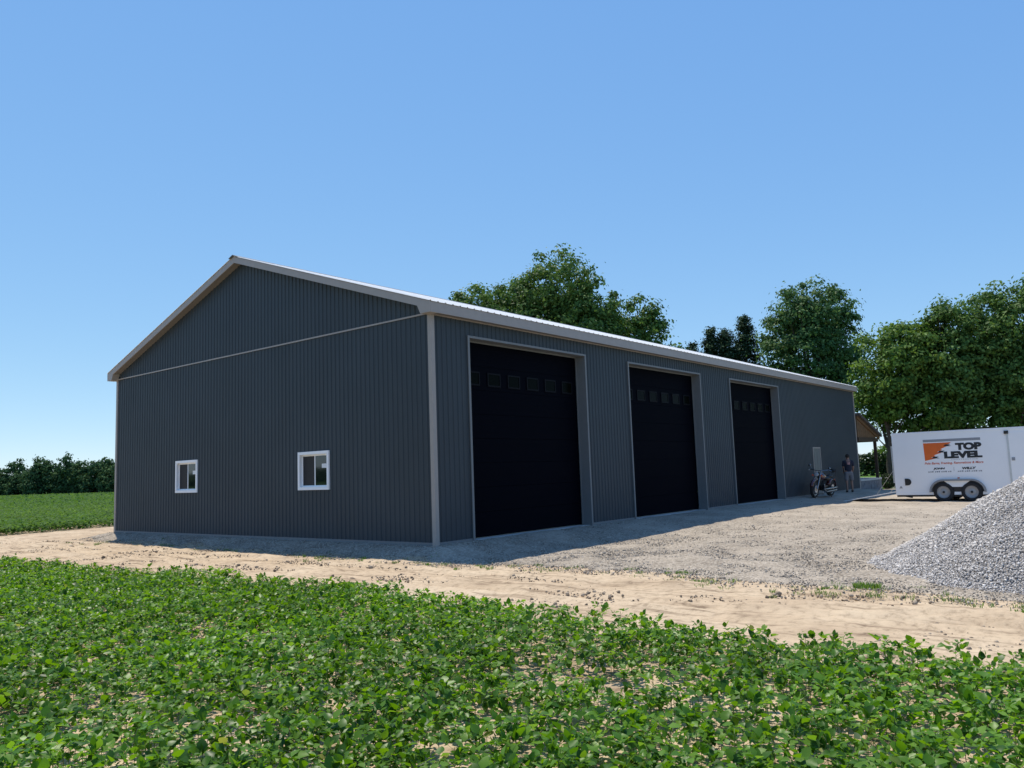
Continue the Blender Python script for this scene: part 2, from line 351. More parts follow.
def sheet(name, y0, y1, dy, x_end, n, mat, seed, pw=2.2):
    yy = np.arange(y0, y1 + 1e-6, dy); t = np.linspace(0, 1, n) ** pw
    Yg = np.repeat(yy[:, None], n, 1); xe = gravel_edge(yy)[:, None] - 0.25
    Xg = xe + (x_end - xe) * t[None, :]
    inn = sstep((Xg - xe) / 0.7)
    Zg = hgt(Xg, Yg) - 0.045 + 0.055 * inn + (0.035 * (vnoise(Xg, Yg, 2.3, seed) - 0.5) + 0.02 * (vnoise(Xg, Yg, 6, seed + 1) - 0.5)) * (0.4 + 0.6 * inn)
    return Xg, Yg, Zg
def join_sheets(name, sheets, mat):
    V = []; F = []; n = 0
    for Xg, Yg, Zg in sheets:
        i = np.arange(Xg.size).reshape(Xg.shape) + n; n += Xg.size
        V.append(np.stack([Xg, Yg, Zg], -1).reshape(-1, 3)); F.append(gridfaces(i))
    F = np.concatenate(F)
    return mesh_np(name, np.concatenate(V), F.ravel(), np.full(len(F), 4), mat, smooth=True)
gy = join_sheets('gravel_yard', [sheet('a', -32, 0, 0.1, 38.0, 150, m_gravel, 21), sheet('b', 0, 15.2, 0.1, 0.02, 26, m_gravel, 21, 1.0)], m_gravel)
tag(gy, kind='structure')
def flat(name, pts, z, mat, kind='structure'):
    o = MB().add([(x, y, z) for x, y in pts], [tuple(range(len(pts)))]).build(name, mat); return tag(o, kind=kind)
flat('lawn', [(37.5, -60), (160, -120), (160, 90), (37.5, 60), (30.6, 40), (30.6, 1.2), (34.5, 0.4), (37.5, -6)], -0.185, m_lawn)
flat('driveway', [(60.5, 8.6), (66, 6.0), (68, -30), (60, -30), (56.5, 0)], -0.17, m_drive)

# ------------------------------------------------------------------ steel building
B = empty('steel_building', (0, 0, 0), label='long charcoal ribbed steel farm building with pale roof and three tall black doors', cat='building')
RZ, EZ = 7.525, 5.085                                   # ridge and eave heights of the roof surface
RS = (RZ - EZ) / (W / 2 + 0.22)                     # roof slope
def roofz(y): return EZ + RS * (min(y, W - y) + 0.22)
OV, EV, OE = 0.24, 0.22, 0.02

def siding(mb, P, u0, u1, vb, vt, openings=(), pitch=0.1524, hgt_=0.016, rb=0.05, rt=0.024):
    us = {u0: 0.0, u1: 0.0}
    def prof(u):
        t = (u - u0) % pitch; s = (rb - rt) / 2
        if t < s: return hgt_ * t / s
        if t < s + rt: return hgt_
        if t < rb: return hgt_ * (rb - t) / s
        return 0.0
    k = 0
    while u0 + k * pitch < u1:
        b = u0 + k * pitch
        for d in (0, (rb - rt) / 2, (rb + rt) / 2, rb):
            if b + d < u1: us[b + d] = 0
        k += 1
    for a, b, c, d in openings: us[a] = 0; us[b] = 0
    brk = [u for u in [W / 2] if callable(vt) and u0 < u < u1]
    for u in brk: us[u] = 0
    ul = sorted(us); 
    for a, b in zip(ul[:-1], ul[1:]):
        if b - a < 1e-5: continue
        mid = (a + b) / 2
        ops = sorted([(c, d) for (p, q, c, d) in openings if p < mid < q])
        ta = vt(a) if callable(vt) else vt; tb = vt(b) if callable(vt) else vt
        pa, pb = prof(a + 1e-7), prof(b - 1e-7)
        z = vb; segs = []
        for c, d in ops:
            if c > z: segs.append((z, z, c, c))
            z = d
        segs.append((z, z, ta, tb))
        for za, zb, zc, zd in segs:
            mb.add([P(a, za, pa), P(b, zb, pb), P(b, zd, pb), P(a, zc, pa)], [(0, 1, 2, 3)])
    return mb

doors = [(1.12, 5.82), (8.01, 12.71), (15.03, 19.73)]
DT = 4.515
wins = [(9.345, 10.545), (3.452, 4.655)]; WZ = (1.18, 2.105)
md = (23.37, 24.35, 0.0, 2.05)
gt = lambda y: roofz(y) - 0.15
siding(MB(), lambda u, v, d: (u, -d, v), 0, L, 0.0, 4.86, [(a + .005, b - .005, -.1, DT - .005) for a, b in doors] + [(md[0] + .02, md[1] - .02, -0.1, md[3] - .02)]).build('wall', m_side, B)
siding(MB(), lambda u, v, d: (-d, u, v), 0, W, 0.0, gt, [(a + .02, b - .02, WZ[0] + .02, WZ[1] - .02) for a, b in wins]).build('wall', m_side, B)
siding(MB(), lambda u, v, d: (u, W + d, v), 0, L, 0.0, 4.86).build('wall', m_side, B)
siding(MB(), lambda u, v, d: (L + d, u, v), 0, W, 0.0, gt).build('wall', m_side, B)
# roof: ribbed sheets over a deck, ridge cap, fascias, soffits
n_ = Vector((0, -RS, 1)).normalized()
rf = MB()
siding(rf, lambda u, v, d: (u, -EV - 0.02 + v, EZ + RS * (v - 0.02) + d), -OV - .02, L + OE + .02, 0, W / 2 + EV + .02, pitch=0.23, hgt_=0.02)
siding(rf, lambda u, v, d: (u, W + EV + 0.02 - v, EZ + RS * (v - 0.02) + d), -OV - .02, L + OE + .02, 0, W / 2 + EV + .02, pitch=0.23, hgt_=0.02)
roof = rf.build('roof', m_roof, B)
dk = MB()
for s in (0, 1):
    fy = (lambda y: y) if s == 0 else (lambda y: W - y)
    poly = [(fy(-EV + .03), EZ + RS * .03 - .008), (fy(W / 2), RZ - .008), (fy(W / 2), RZ - .158), (fy(-EV + .03), EZ + RS * .03 - .158)]
    dk.prism(poly, 'x', -OV + .03, L + OE - .03)
dk.build('roof_deck', m_sof, B)
cap = MB(); cap.prism([(W / 2 - .2, roofz(W / 2 - .2) + .022), (W / 2, RZ + .035), (W / 2 + .2, roofz(W / 2 - .2) + .022), (W / 2, RZ + .01)], 'x', -OV - .05, L + OE + .05)
cap.build('ridge_cap', m_cap, roof)
for x0 in (-OV, L + OE):
    for s in (0, 1):
        fy = (lambda y: y) if s == 0 else (lambda y: W - y)
        poly = [(fy(-EV), EZ - .012), (fy(W / 2), RZ - .012), (fy(W / 2), RZ - .18), (fy(-EV), EZ - .18)]
        MB().prism(poly, 'x', x0, x0 + .028).build('rake_fascia', m_trim, B)
for yy in ((-EV, -EV + .026), (W + EV - .026, W + EV)):
    MB().box(-OV + .03, L + OE - .03, yy[0], yy[1], 4.85, EZ - .01).build('eave_fascia', m_trim, B)
for yy in ((-EV + .028, -.001), (W + .001, W + EV - .028)):
    MB().box(-OV + .03, L + OE - .03, yy[0], yy[1], 4.866, 4.885).build('soffit', m_sof, B)
for yy in ((-.03, -.003), (W + .003, W + .03)):
    MB().box(.09, L - .09, yy[0], yy[1], 4.84, 4.865).build('frieze_trim', m_trim, B)
for x0, x1 in ((-OV + .002, -.02), (L + .003, L + OE - .002)):
    for s in (0, 1):
        fy = (lambda y: y) if s == 0 else (lambda y: W - y)
        MB().prism([(fy(-EV + .003), EZ - .03), (fy(-EV + .003), 4.845), (fy(.07), 4.845), (fy(.17), EZ - .04)], 'x', x0, x1).build('eave_return', m_trim, B)
MB().box(-.034, -.02, .09, W - .09, 4.862, 4.897).build('gable_flashing', m_trim, B)
# corner trims, base trim
for x, y, sx, sy in ((0, 0, 1, 1), (0, W, 1, -1), (L, 0, -1, 1), (L, W, -1, -1)):
    c = MB(); zt = 4.862
    c.box(x - sx * .03, x + sx * .075, y - sy * .03, y + sy * 0.0, -.06, zt); c.box(x - sx * .03, x, y + sy * .0005, y + sy * .075, -.06, zt)
    c.build('corner_trim', m_trim, B)
MB().box(-.026, -.001, .08, W - .08, -.05, .035).build('base_trim', m_jamb, B)
prev = .08
for a, b in doors + [(md[0], md[1]), (L - .08, L)]:
    MB().box(prev, a - .002, -.026, -.001, -.05, .035).build('base_trim', m_jamb, B); prev = b + .002
MB().box(.03, L - .03, .35, W - .03, -.3, -.005).build('floor_slab', m_conc, B)
MB().box(.03, L - .03, .03, .345, -.3, -.015).build('door_sill', m_conc, B)

RD = 0.285
for a, b in doors:
    d = MB()
    nsec = 8; hs = (DT - .05) / nsec
    for k in range(nsec):
        z0 = k * hs + .004; d.box(a + .055, b - .055, RD, RD + .05, z0, z0 + hs - .007)
        for j in range(1, 4): d.box(a + .055, b - .055, RD - .004, RD - .0005, z0 + j * hs / 4 - .02, z0 + j * hs / 4 + .02)
    d.box(a + .05, b - .05, RD + .051, RD + .06, 0, DT - .05)
    door = d.build('overhead_door', m_door, B)
    for k in range(6):
        x0 = a + .24 + .747 * k
        fr = MB()
        z0, z1 = 3.45, 3.775; w_ = .475; t = .035
        fr.box(x0, x0 + w_, RD - .022, RD - .005, z0, z0 + t); fr.box(x0, x0 + w_, RD - .022, RD - .005, z1 - t, z1)
        fr.box(x0, x0 + t, RD - .022, RD - .005, z0 + t, z1 - t); fr.box(x0 + w_ - t, x0 + w_, RD - .022, RD - .005, z0 + t, z1 - t)
        fr.build('window_frame', m_dframe, door)
        MB().box(x0 + t, x0 + w_ - t, RD - .012, RD - .0052, z0 + t, z1 - t).build('window_pane', m_dwin, door)
    fr = MB()
    for s, xa in ((1, a), (-1, b)):
        fr.box(xa, xa + s * .05, -.04, RD - .03, -.04, DT - .052)
        fr.box(xa - s * .012, xa + s * .05, -.048, -.0405, -.04, DT)
        fr.box(xa + s * .0505, xa + s * .075, RD - .055, RD - .03, 0, DT - .06)
    fr.box(a + .051, b - .051, -.048, -.0405, DT - .05, DT)
    fr.box(a, b, -.04, RD - .03, DT - .05, DT - .002)
    fr.box(a + .08, b - .08, RD - .055, RD - .03, DT - .08, DT - .0505)
    fr.build('door_frame', m_jamb, door)
# gable windows
for i, (a, b) in enumerate(wins):
    z0, z1 = WZ; t = .075
    w = MB()
    for (p, q, r_, s) in ((a, b, z0, z0 + t), (a, b, z1 - t, z1), (a, a + t, z0 + t, z1 - t), (b - t, b, z0 + t, z1 - t)): w.box(-.045, .07, p, q, r_, s)
    mid = (a + b) / 2
    fr = w.build('window', m_white, B, bevel=.004)
    s = MB()
    for (p, q, xo) in ((a + t, mid + .02, 0.022), (mid - .02, b - t, 0.04)):
        e = .034
        for (c, d, e0, e1) in ((p, q, z0 + t, z0 + t + e), (p, q, z1 - t - e, z1 - t), (p, p + e, z0 + t + e, z1 - t - e), (q - e, q, z0 + t + e, z1 - t - e)): s.box(xo, xo + .016, c, d, e0, e1)
    s.build('sash', m_white, fr)
    MB().box(.028, .034, a + t + .02, mid - .005, z0 + t + .02, z1 - t - .02).build('pane', m_glass, fr)
    MB().box(.046, .052, mid + .005, b - t - .02, z0 + t + .02, z1 - t - .02).build('pane', m_glass, fr)
    MB().box(.041, .0455, mid + .008, b - t - .028, z0 + t + .028, z1 - t - .028).build('screen', m_screen, fr)
    MB().box(.024, .0275, a + .12, a + .34, 1.70, 1.80).build('sticker', m_paper, fr)
# entry door beside the motorcycle
ed = MB(); ed.box(md[0] + .05, md[1] - .05, -.012, .02, .01, md[3] - .05)
for z0, z1 in ((.25, .95), (1.1, 1.85)):
    for x0, x1 in ((.16, .45), (.53, .82)): ed.box(md[0] + x0, md[0] + x1, -.02, -.0125, z0, z1)
edo = ed.build('entry_door', m_greydoor, B)
t_ = MB(); t_.box(md[0], md[0] + .05, -.035, .03, 0, md[3]); t_.box(md[1] - .05, md[1], -.035, .03, 0, md[3]); t_.box(md[0] + .051, md[1] - .051, -.035, .03, md[3] - .05, md[3])
t_.build('door_frame', m_trim, edo)
h_ = MB(); h_.ball((md[1] - .12, -.06, 1.0), .03, 8); h_.tube([(md[1] - .12, -.021, 1.0), (md[1] - .12, -.05, 1.0)], .012); h_.build('handle', m_alu, edo, smooth=True)

# ------------------------------------------------------------------ lean-to porch at the far end
PR = empty('timber_porch', (31.5, 1.2, 0), label='small brown timber lean-to porch at the far end of the steel building', cat='porch')
def part(mb, name, mat, parent, **k):
    mb.v = [tuple(Vector(p) - parent.matrix_world.translation) if False else tuple(Vector(p) - Vector(parent.location)) for p in mb.v]
    return mb.build(name, mat, parent, **k)
x0, x1 = L + .04, 33.75
zr = lambda x: 3.78 - .272 * (x - x0)
p = MB(); p.prism([(x0 + .02, zr(x0)), (x1 + .1, zr(x1 + .1)), (x1 + .1, zr(x1 + .1) - .13), (x0 + .02, zr(x0) - .13)], 'y', -.25, 5.0); part(p, 'porch_roof', m_shingle, PR)
p = MB()
for k in range(9):
    xa = x0 + .05 + k * .36; xb = xa + .345
    if xa > 33.4: break
    xb = min(xb, 33.5)
    p.add([(xa, -.06, 2.56), (xb, -.06, 2.56), (xb, -.06, zr(xb) - .14), (xa, -.06, zr(xa) - .14), (xa, -.02, 2.56), (xb, -.02, 2.56), (xb, -.02, zr(xb) - .14), (xa, -.02, zr(xa) - .14)],
          [(0, 1, 2, 3), (7, 6, 5, 4), (0, 4, 5, 1), (1, 5, 6, 2), (2, 6, 7, 3), (3, 7, 4, 0)])
part(p, 'gable_boards', m_wood, PR)
p = MB(); p.prism([(x0 + .04, zr(x0) - .14), (x1 + .08, zr(x1) - .17), (x1 + .08, zr(x1) - .30), (x0 + .04, zr(x0) - .29)], 'y', -.12, -.065); part(p, 'barge_board', m_wood, PR)
part(MB().box(x0 + .02, 33.6, -.1, .1, 2.36, 2.555), 'beam', m_wooddk, PR)
part(MB().box(33.41, 33.59, .2, 4.8, 2.36, 2.55), 'beam', m_wooddk, PR)
for yy in (0, 4.6): part(MB().box(33.22, 33.36, yy - .07, yy + .07, .46, 2.358), 'post', m_wooddk, PR)
part(MB().box(x0 + .02, 33.9, -.05, 4.9, .36, .46), 'porch_floor', m_conc, PR)
p = MB()
for r_ in range(3):
    xa = x0 + .02; rr = random.Random(r_)
    while xa < 33.85:
        wd = min(rr.uniform(.3, .6), 33.9 - xa); p.box(xa, xa + wd - .012, rr.uniform(-.04, -.02), .15, -.22 + r_ * .193, -.22 + r_ * .193 + .183); xa += wd
p.box(x0 + .03, 33.88, .0, 4.85, -.2, .355)
part(p, 'stone_base', m_stone, PR)

# ------------------------------------------------------------------ trailer
T = empty('cargo_trailer', (20.9, -3.85, -0.2), label='white enclosed cargo trailer with TOP LEVEL lettering and rear ramp lowered', cat='trailer')
TX = 20.9
def tp(mb, name, mat, parent=T, **k):
    mb.v = [(p[0] - 20.9, p[1] + 3.85, p[2] + .2) for p in mb.v]
    return mb.build(name, mat, parent, **k)
ya, yb, xb = -3.85, -8.8, 23.0; zb, zt = .08, 2.36
b = MB()
b.box(TX, TX + .04, yb, ya, zb, zt); b.box(xb - .04, xb, yb, ya, zb, zt); b.box(TX + .0405, xb - .0405, yb, ya, zb, zb + .06)
nose = [(TX, yb - .001), (TX + .55, yb - .7), (xb - .55, yb - .7), (xb, yb - .001)]
b.prism(nose, 'z', zb, zt)
tp(b, 'body', m_tr_white)
b = MB(); b.prism([(TX - .004, ya + .002), (TX - .004, yb), (TX + .55, yb - .704), (xb - .55, yb - .704), (xb + .004, yb), (xb + .004, ya + .002)], 'z', zt + .001, zt + .03)
tp(b, 'roof', m_tr_white)
b = MB()
b.box(TX - .008, TX - .0005, yb, ya, zt - .05, zt); b.box(TX - .008, TX - .0005, yb, ya, zb - .03, zb + .07)
b.box(TX - .008, TX - .0005, ya - .035, ya, zb + .071, zt - .051); b.box(TX + .041, xb, ya - .001, ya + .01, zt - .1, zt)
tp(b, 'edge_trim', m_tr_white)
b = MB(); b.box(TX + .05, TX + .13, yb, ya - .02, zb - .1, zb - .001); b.box(xb - .13, xb - .05, yb, ya - .02, zb - .1, zb - .001)
for k in range(7): b.box(TX + .131, xb - .131, ya - .3 - k * .75, ya - .24 - k * .75, zb - .1, zb - .01)
b.box(TX + .3, TX + .37, -10.6, yb - .7, zb - .1, zb - .02)
tp(b, 'chassis', m_blk)
b = MB(); b.tube([(TX + .5, yb - .6, zb - .05), (TX + 1.05, -10.7, zb - .05)], .05); b.tube([(xb - .5, yb - .6, zb - .05), (TX + 1.05, -10.7, zb - .05)], .05); b.tube([(TX + 1.05, -10.4, -.2), (TX + 1.05, -10.4, .6)], .035)
b.ball((TX + 1.05, -10.8, zb - .03), .07)
tp(b, 'tow_hitch', m_blk)
wy = (-5.485, -6.395); zw = .145; rw = .345
for k, yw in enumerate(wy):
    for xo, s in ((TX - .075, 1), (xb + .075, -1)):
        o = MB()
        pr = [(.20, 0), (.215, -.0), (.30, -.012), (.335, .012), (.345, .05), (.345, .16), (.335, .2), (.30, .215), (.2, .2)]
        o.lathe([(r_, s * t) for r_, t in pr], 'x', (xo, yw, zw), 36)
        wh = tp(o, 'wheel', m_rub, smooth=True)
        o = MB(); o.lathe([(r_, s * t) for r_, t in [(.0, .03), (.045, .03), (.05, .045), (.13, .055), (.165, .03), (.19, .03), (.205, .0), (.218, -.004), (.222, .02)]], 'x', (xo, yw, zw), 30)
        rm = tp(o, 'rim', m_rim, wh, smooth=True)
        o = MB()
        o.ball((xo + s * .03, yw, zw), .042, 10)
        tp(o, 'hub', m_blk, wh, smooth=True)
# fender: one tandem arch band with a pale filler between the wheels
def arch(r_, zc):
    pts = [];
    for th in np.linspace(math.pi, math.pi / 2, 9): pts.append((wy[0] - r_ * math.cos(th) , zc + r_ * math.sin(th)))
    for th in np.linspace(math.pi / 2, 0, 9): pts.append((wy[1] - r_ * math.cos(th), zc + r_ * math.sin(th)))
    return pts
o_, i_ = arch(.465, zw), arch(.405, zw)
for xo, s in ((TX - .001, -1), (xb + .001, 1)):
    b = MB(); n = len(o_)
    vs = [(xo + s * d, y, z) for d in (0.0, .10) for (y, z) in o_] + [(xo + s * d, y, z) for d in (0.0, .10) for (y, z) in i_]
    fs = []
    for k in range(n - 1):
        fs += [(k, k + 1, n + k + 1, n + k), (2 * n + k, 3 * n + k, 3 * n + k + 1, 2 * n + k + 1), (n + k, n + k + 1, 3 * n + k + 1, 3 * n + k)]
    b.add(vs, fs); tp(b, 'fender', m_fender)
    b = MB(); b.prism([(wy[0] - .30, .33), (wy[0] - .04, .545), (wy[1] + .04, .545), (wy[1] + .30, .33)], 'x', xo + s * .002, xo + s * .03); tp(b, 'fender_filler', m_tr_white)
    b = MB(); b.prism(arch(.40, zw) , 'x', xo + s * .0005, xo + s * .0018); tp(b, 'wheel_well', m_blk)
b = MB(); b.tube([(TX + .1, (wy[0] + wy[1]) / 2, .1), (TX + .1, (wy[0] + wy[1]) / 2, -.02)], .05); b.box(TX + .04, TX + .1, wy[0] - .3, wy[1] + .3, .04, .1); b.tube([(TX, wy[0], zw), (xb, wy[0], zw)], .04); b.tube([(TX, wy[1], zw), (xb, wy[1], zw)], .04)
tp(b, 'axle', m_blk)
# side vent, stickers, side marker, side door with hinge, stabiliser, ramp, ramp cables
b = MB(); pts = [(-4.2, .41), (-4.2, .66)] + [(-4.29 - .125 * math.sin(t), .535 + .125 * math.cos(t)) for t in np.linspace(0, math.pi, 12)]
b.prism(pts, 'x', TX - .03, TX - .001); tp(b, 'side_vent', m_blk)
b = MB(); b.prism([(-3.98, .30), (-4.10, .30), (-4.04, .40)], 'x', TX - .004, TX - .0008); tp(b, 'warning_sticker', m_gink)
b = MB(); b.box(TX - .015, TX - .001, -6.04, -5.97, .63, .67); tp(b, 'marker_lamp', m_orange2)
b = MB(); b.box(TX - .012, TX - .001, -8.55, -7.66, .22, 2.2)
sd = tp(b, 'side_door', m_tr_white)
b = MB(); b.box(TX - .02, TX - .0125, -7.68, -7.66 + .04, .22, 2.2); tp(b, 'door_hinge', m_alu, sd)
b = MB(); b.box(TX - .05, TX - .001, -7.69, -7.56, 2.16, 2.27); tp(b, 'door_lamp', m_blk)
b = MB(); b.box(TX - .03, TX - .0125, -7.82, -7.72, 1.22, 1.33); tp(b, 'door_latch', m_gink, sd)
b = MB(); b.box(TX + .02, TX + .1, -4.45, -4.05, -.0, .06); b.tube([(TX + .06, -4.1, .02), (TX + .06, -4.4, -.04)], .03); tp(b, 'stabiliser', m_blk)
b = MB()
dy, dz = 1.98, .31
b.add([(x, y, z) for x in (TX + .06, xb - .06) for (y, z) in ((-3.84, .19), (-1.86, -.165), (-1.86, -.20), (-3.84, .155))],
      [(0, 1, 2, 3), (7, 6, 5, 4), (0, 4, 5, 1), (1, 5, 6, 2), (2, 6, 7, 3), (3, 7, 4, 0)])
rp = tp(b, 'ramp', m_ply)
b = MB(); b.add([(x, y, z) for x in (TX + .035, TX + .0595) for (y, z) in ((-3.84, .185), (-1.86, -.17), (-1.86, -.20), (-3.84, .155))], [(0, 1, 2, 3), (7, 6, 5, 4), (0, 4, 5, 1), (1, 5, 6, 2), (2, 6, 7, 3), (3, 7, 4, 0)])
tp(b, 'ramp_edge', m_white, rp)
b = MB(); b.tube([(TX + .06, -3.82, 1.0), (TX + .05, -3.1, .02)], .006, 6); tp(b, 'ramp_cable', m_alu)
b = MB(); b.tube([(xb - .06, -3.82, 1.0), (xb - .05, -3.1, .02)], .006, 6); tp(b, 'ramp_cable', m_alu)
b = MB(); b.box(TX + .01, TX + .06, -3.838, -3.79, .5, 1.9); tp(b, 'rear_bar', m_alu)

def text_obj(name, body, mat, y, z, height, width=None, bold=0.0, shear=0.0, parent=T, right=False, space=1.0):
    cu_ = bpy.data.curves.new(name, 'FONT'); cu_.body = body; cu_.size = 1.0; cu_.offset = bold; cu_.shear = shear; cu_.space_character = space
    cu_.fill_mode = 'BOTH'; cu_.extrude = 0.0015
    tmp = bpy.data.objects.new(name, cu_); COL.objects.link(tmp)
    bpy.context.view_layer.update()
    me = bpy.data.meshes.new_from_object(tmp.evaluated_get(bpy.context.evaluated_depsgraph_get()))
    bpy.data.objects.remove(tmp, do_unlink=True)
    v = np.zeros(len(me.vertices) * 3, np.float32); me.vertices.foreach_get('co', v); v = v.reshape(-1, 3)
    lo, hi = v.min(0), v.max(0)
    sy = height / (hi[1] - lo[1]); sx = (width / (hi[0] - lo[0])) if width else sy
    w = np.zeros_like(v)
    w[:, 0] = TX - .004 + v[:, 2] - 20.9; w[:, 1] = y - (v[:, 0] - lo[0]) * sx + 3.85; w[:, 2] = z + (v[:, 1] - lo[1]) * sy + .2
    me.vertices.foreach_set('co', w.ravel()); me.update(); me.materials.clear(); me.materials.append(mat); me.name = name
    o = bpy.data.objects.new(name, me); COL.objects.link(o); o.parent = parent
    return o
def flatp(name, poly, mat, d=.003):
    b = MB(); b.prism(poly, 'x', TX - d, TX - .0006); return tp(b, name, mat)
flatp('logo_bar', [(-4.93, 1.99), (-6.81, 1.99), (-6.81, 2.085), (-4.93, 2.085)], m_gink)
logo = [(-4.93, 1.955), (-5.86, 1.955), (-5.80, 1.90), (-5.64, 1.86), (-5.76, 1.83), (-5.50, 1.72), (-5.56, 1.69), (-5.38, 1.62), (-5.52, 1.585), (-5.26, 1.50), (-5.32, 1.47), (-5.16, 1.41), (-5.34, 1.385), (-4.95, 1.30)]
flatp('logo_panel', logo, m_orange)
for (yy, zz) in ((-5.62, 1.835), (-5.42, 1.61), (-5.20, 1.40)):
    flatp('logo_stroke', [(yy + .02, zz - .01), (yy - .05, zz + .05), (yy - .22, zz + .045), (yy - .15, zz + .012), (yy - .25, zz - .015), (yy - .08, zz - .02)], m_ink, .005)
text_obj('lettering', 'TOP', m_ink, -5.99, 1.655, .265, .84, bold=.07)
text_obj('lettering', 'LEVEL', m_ink, -5.60, 1.365, .255, 1.23, bold=.07)
text_obj('lettering', 'CONSTRUCTION', m_gink, -5.82, 1.305, .035, .86, space=1.4)
text_obj('lettering', 'Pole Barns, Framing, Renovations & More', m_orange2, -4.93, 1.14, .105, 1.91, bold=.02, shear=.2)
text_obj('lettering', 'JOHN', m_ink, -5.20, .955, .085, .39, bold=.06, shear=.2)
text_obj('lettering', 'WILLY', m_ink, -6.15, .955, .085, .45, bold=.06, shear=.2)
for y0_, y1_ in ((-5.02, -5.76), (-6.0, -6.75)):      # the phone number under each name, too small in the photograph to read
    b = MB(); y_ = y0_; k = 0
    while y_ > y1_:
        w_ = (.055, .04, .05, .045)[k % 4]; b.box(TX - .003, TX - .0006, y_ - w_, y_, .868, .905 + .008 * (k % 3)); y_ -= w_ + (.018, .018, .04)[k % 3]; k += 1
    tp(b, 'phone_line', m_gink)
flatp('divider', [(-5.875, .9), (-5.885, .9), (-5.885, 1.04), (-5.875, 1.04)], m_gink)

# ------------------------------------------------------------------ instanced mesh arrays
def rotmats(n, r_):
    q = r_.normal(size=(n, 4)); q /= np.linalg.norm(q, axis=1, keepdims=True); w, x, y, z = q.T
    return np.stack([np.stack([1 - 2 * (y * y + z * z), 2 * (x * y - z * w), 2 * (x * z + y * w)], -1), np.stack([2 * (x * y + z * w), 1 - 2 * (x * x + z * z), 2 * (y * z - x * w)], -1), np.stack([2 * (x * z - y * w), 2 * (y * z + x * w), 1 - 2 * (x * x + y * y)], -1)], 1)
def inst(bv, bf, pos, Rm, sc):
    # bv (k,3) base verts or (n,k,3); bf list of faces of equal size
    n = len(pos); k = bv.shape[-2]
    v = np.einsum('nij,nkj->nki', Rm, (bv if bv.ndim == 3 else np.broadcast_to(bv, (n, k, 3))) * (sc[:, None, :] if sc.ndim == 2 else sc[:, None, None])) + pos[:, None, :]
    bf = np.asarray(bf); f = bf[None] + (np.arange(n) * k)[:, None, None]
    return v.reshape(-1, 3), f.reshape(-1, bf.shape[1])
t = (1 + 5 ** .5) / 2
ICO_V = np.array([(-1, t, 0), (1, t, 0), (-1, -t, 0), (1, -t, 0), (0, -1, t), (0, 1, t), (0, -1, -t), (0, 1, -t), (t, 0, -1), (t, 0, 1), (-t, 0, -1), (-t, 0, 1)]) / math.hypot(1, t)
ICO_F = [(0, 11, 5), (0, 5, 1), (0, 1, 7), (0, 7, 10), (0, 10, 11), (1, 5, 9), (5, 11, 4), (11, 10, 2), (10, 7, 6), (7, 1, 8), (3, 9, 4), (3, 4, 2), (3, 2, 6), (3, 6, 8), (3, 8, 9), (4, 9, 5), (2, 4, 11), (6, 2, 10), (8, 6, 7), (9, 8, 1)]
def stones(pos, size, r_, flat_=0.75):
    n = len(pos)
    bv = ICO_V[None] * r_.uniform(.72, 1.2, (n, 12, 1)) * np.stack([r_.uniform(.8, 1.2, n), r_.uniform(.7, 1.1, n), r_.uniform(.5, .9, n)], -1)[:, None, :]
    return inst(bv, ICO_F, pos, rotmats(n, r_), size)
OCT_V = np.array([(1, 0, 0), (-1, 0, 0), (0, 1, 0), (0, -1, 0), (0, 0, 1), (0, 0, -1)], float)
OCT_F = [(0, 2, 4), (2, 1, 4), (1, 3, 4), (3, 0, 4), (2, 0, 5), (1, 2, 5), (3, 1, 5), (0, 3, 5)]
def shards(pos, size, r_):
    n = len(pos); bv = OCT_V[None] * r_.uniform(.7, 1.35, (n, 6, 1)) + r_.normal(0, .2, (n, 6, 3))
    bv = bv * np.stack([r_.uniform(.8, 1.3, n), r_.uniform(.7, 1.1, n), r_.uniform(.5, .95, n)], -1)[:, None, :]
    return inst(bv, OCT_F, pos, rotmats(n, r_), size)
def quads_obj(name, v, f, mat, parent=None, smooth=False):
    return mesh_np(name, v, f.ravel(), np.full(len(f), f.shape[1]), mat, parent, smooth)

# ------------------------------------------------------------------ gravel pile
r_ = np.random.default_rng(3)
PC = np.array([1.98, -11.0]); PRAD = 2.85; PH = 1.80
def pileh(x, y):
    dx, dy = x - PC[0], y - PC[1]
    d = np.hypot(dx, dy) * (1 + 0.07 * np.sin(np.arctan2(dy, dx) * 3 + 1.0) * 0.5)
    d2 = np.hypot(dx - 1.6, dy + 2.2) * 1.0
    c1 = PH * (1 - d / PRAD); c2 = 1.55 * (1 - d2 / 2.5)
    hh = np.maximum(c1, c2)
    hh = np.minimum(hh, 1.58 - 0.25 * np.exp(-(hh - 1.3) * 3) * 0) 
    hh = hh + 0.13 * (vnoise(x, y, .9, 33) - .5) + 0.06 * (vnoise(x, y, 1.9, 31) - .5) + 0.04 * (vnoise(x, y, 4, 32) - .5)
    toe = 0.10 * np.exp(-np.maximum(-hh, 0) * 5)
    return np.where(hh > 0.08, hh, 0.08 * np.exp((hh - 0.08) / 0.10))
gx, gyy = np.meshgrid(np.arange(-2.0, 7.2, .07), np.arange(-16.4, -7.2, .07))
gz = hgt(gx, gyy) + pileh(gx, gyy) - 0.03
pi_ = np.arange(gx.size).reshape(gx.shape); pf = gridfaces(pi_)
keep = pileh(gx, gyy).ravel()[pf].max(1) > 0.012; pf = pf[keep]
base_v = np.stack([gx, gyy, gz], -1).reshape(-1, 3)
N = 420000
px = r_.uniform(-2.0, 7.2, N); py = r_.uniform(-16.4, -7.2, N); ph = pileh(px, py)
kp = (ph > 0.02) & (r_.uniform(size=N) < np.clip(ph / .06, .1, 1)); px, py, ph = px[kp], py[kp], ph[kp]
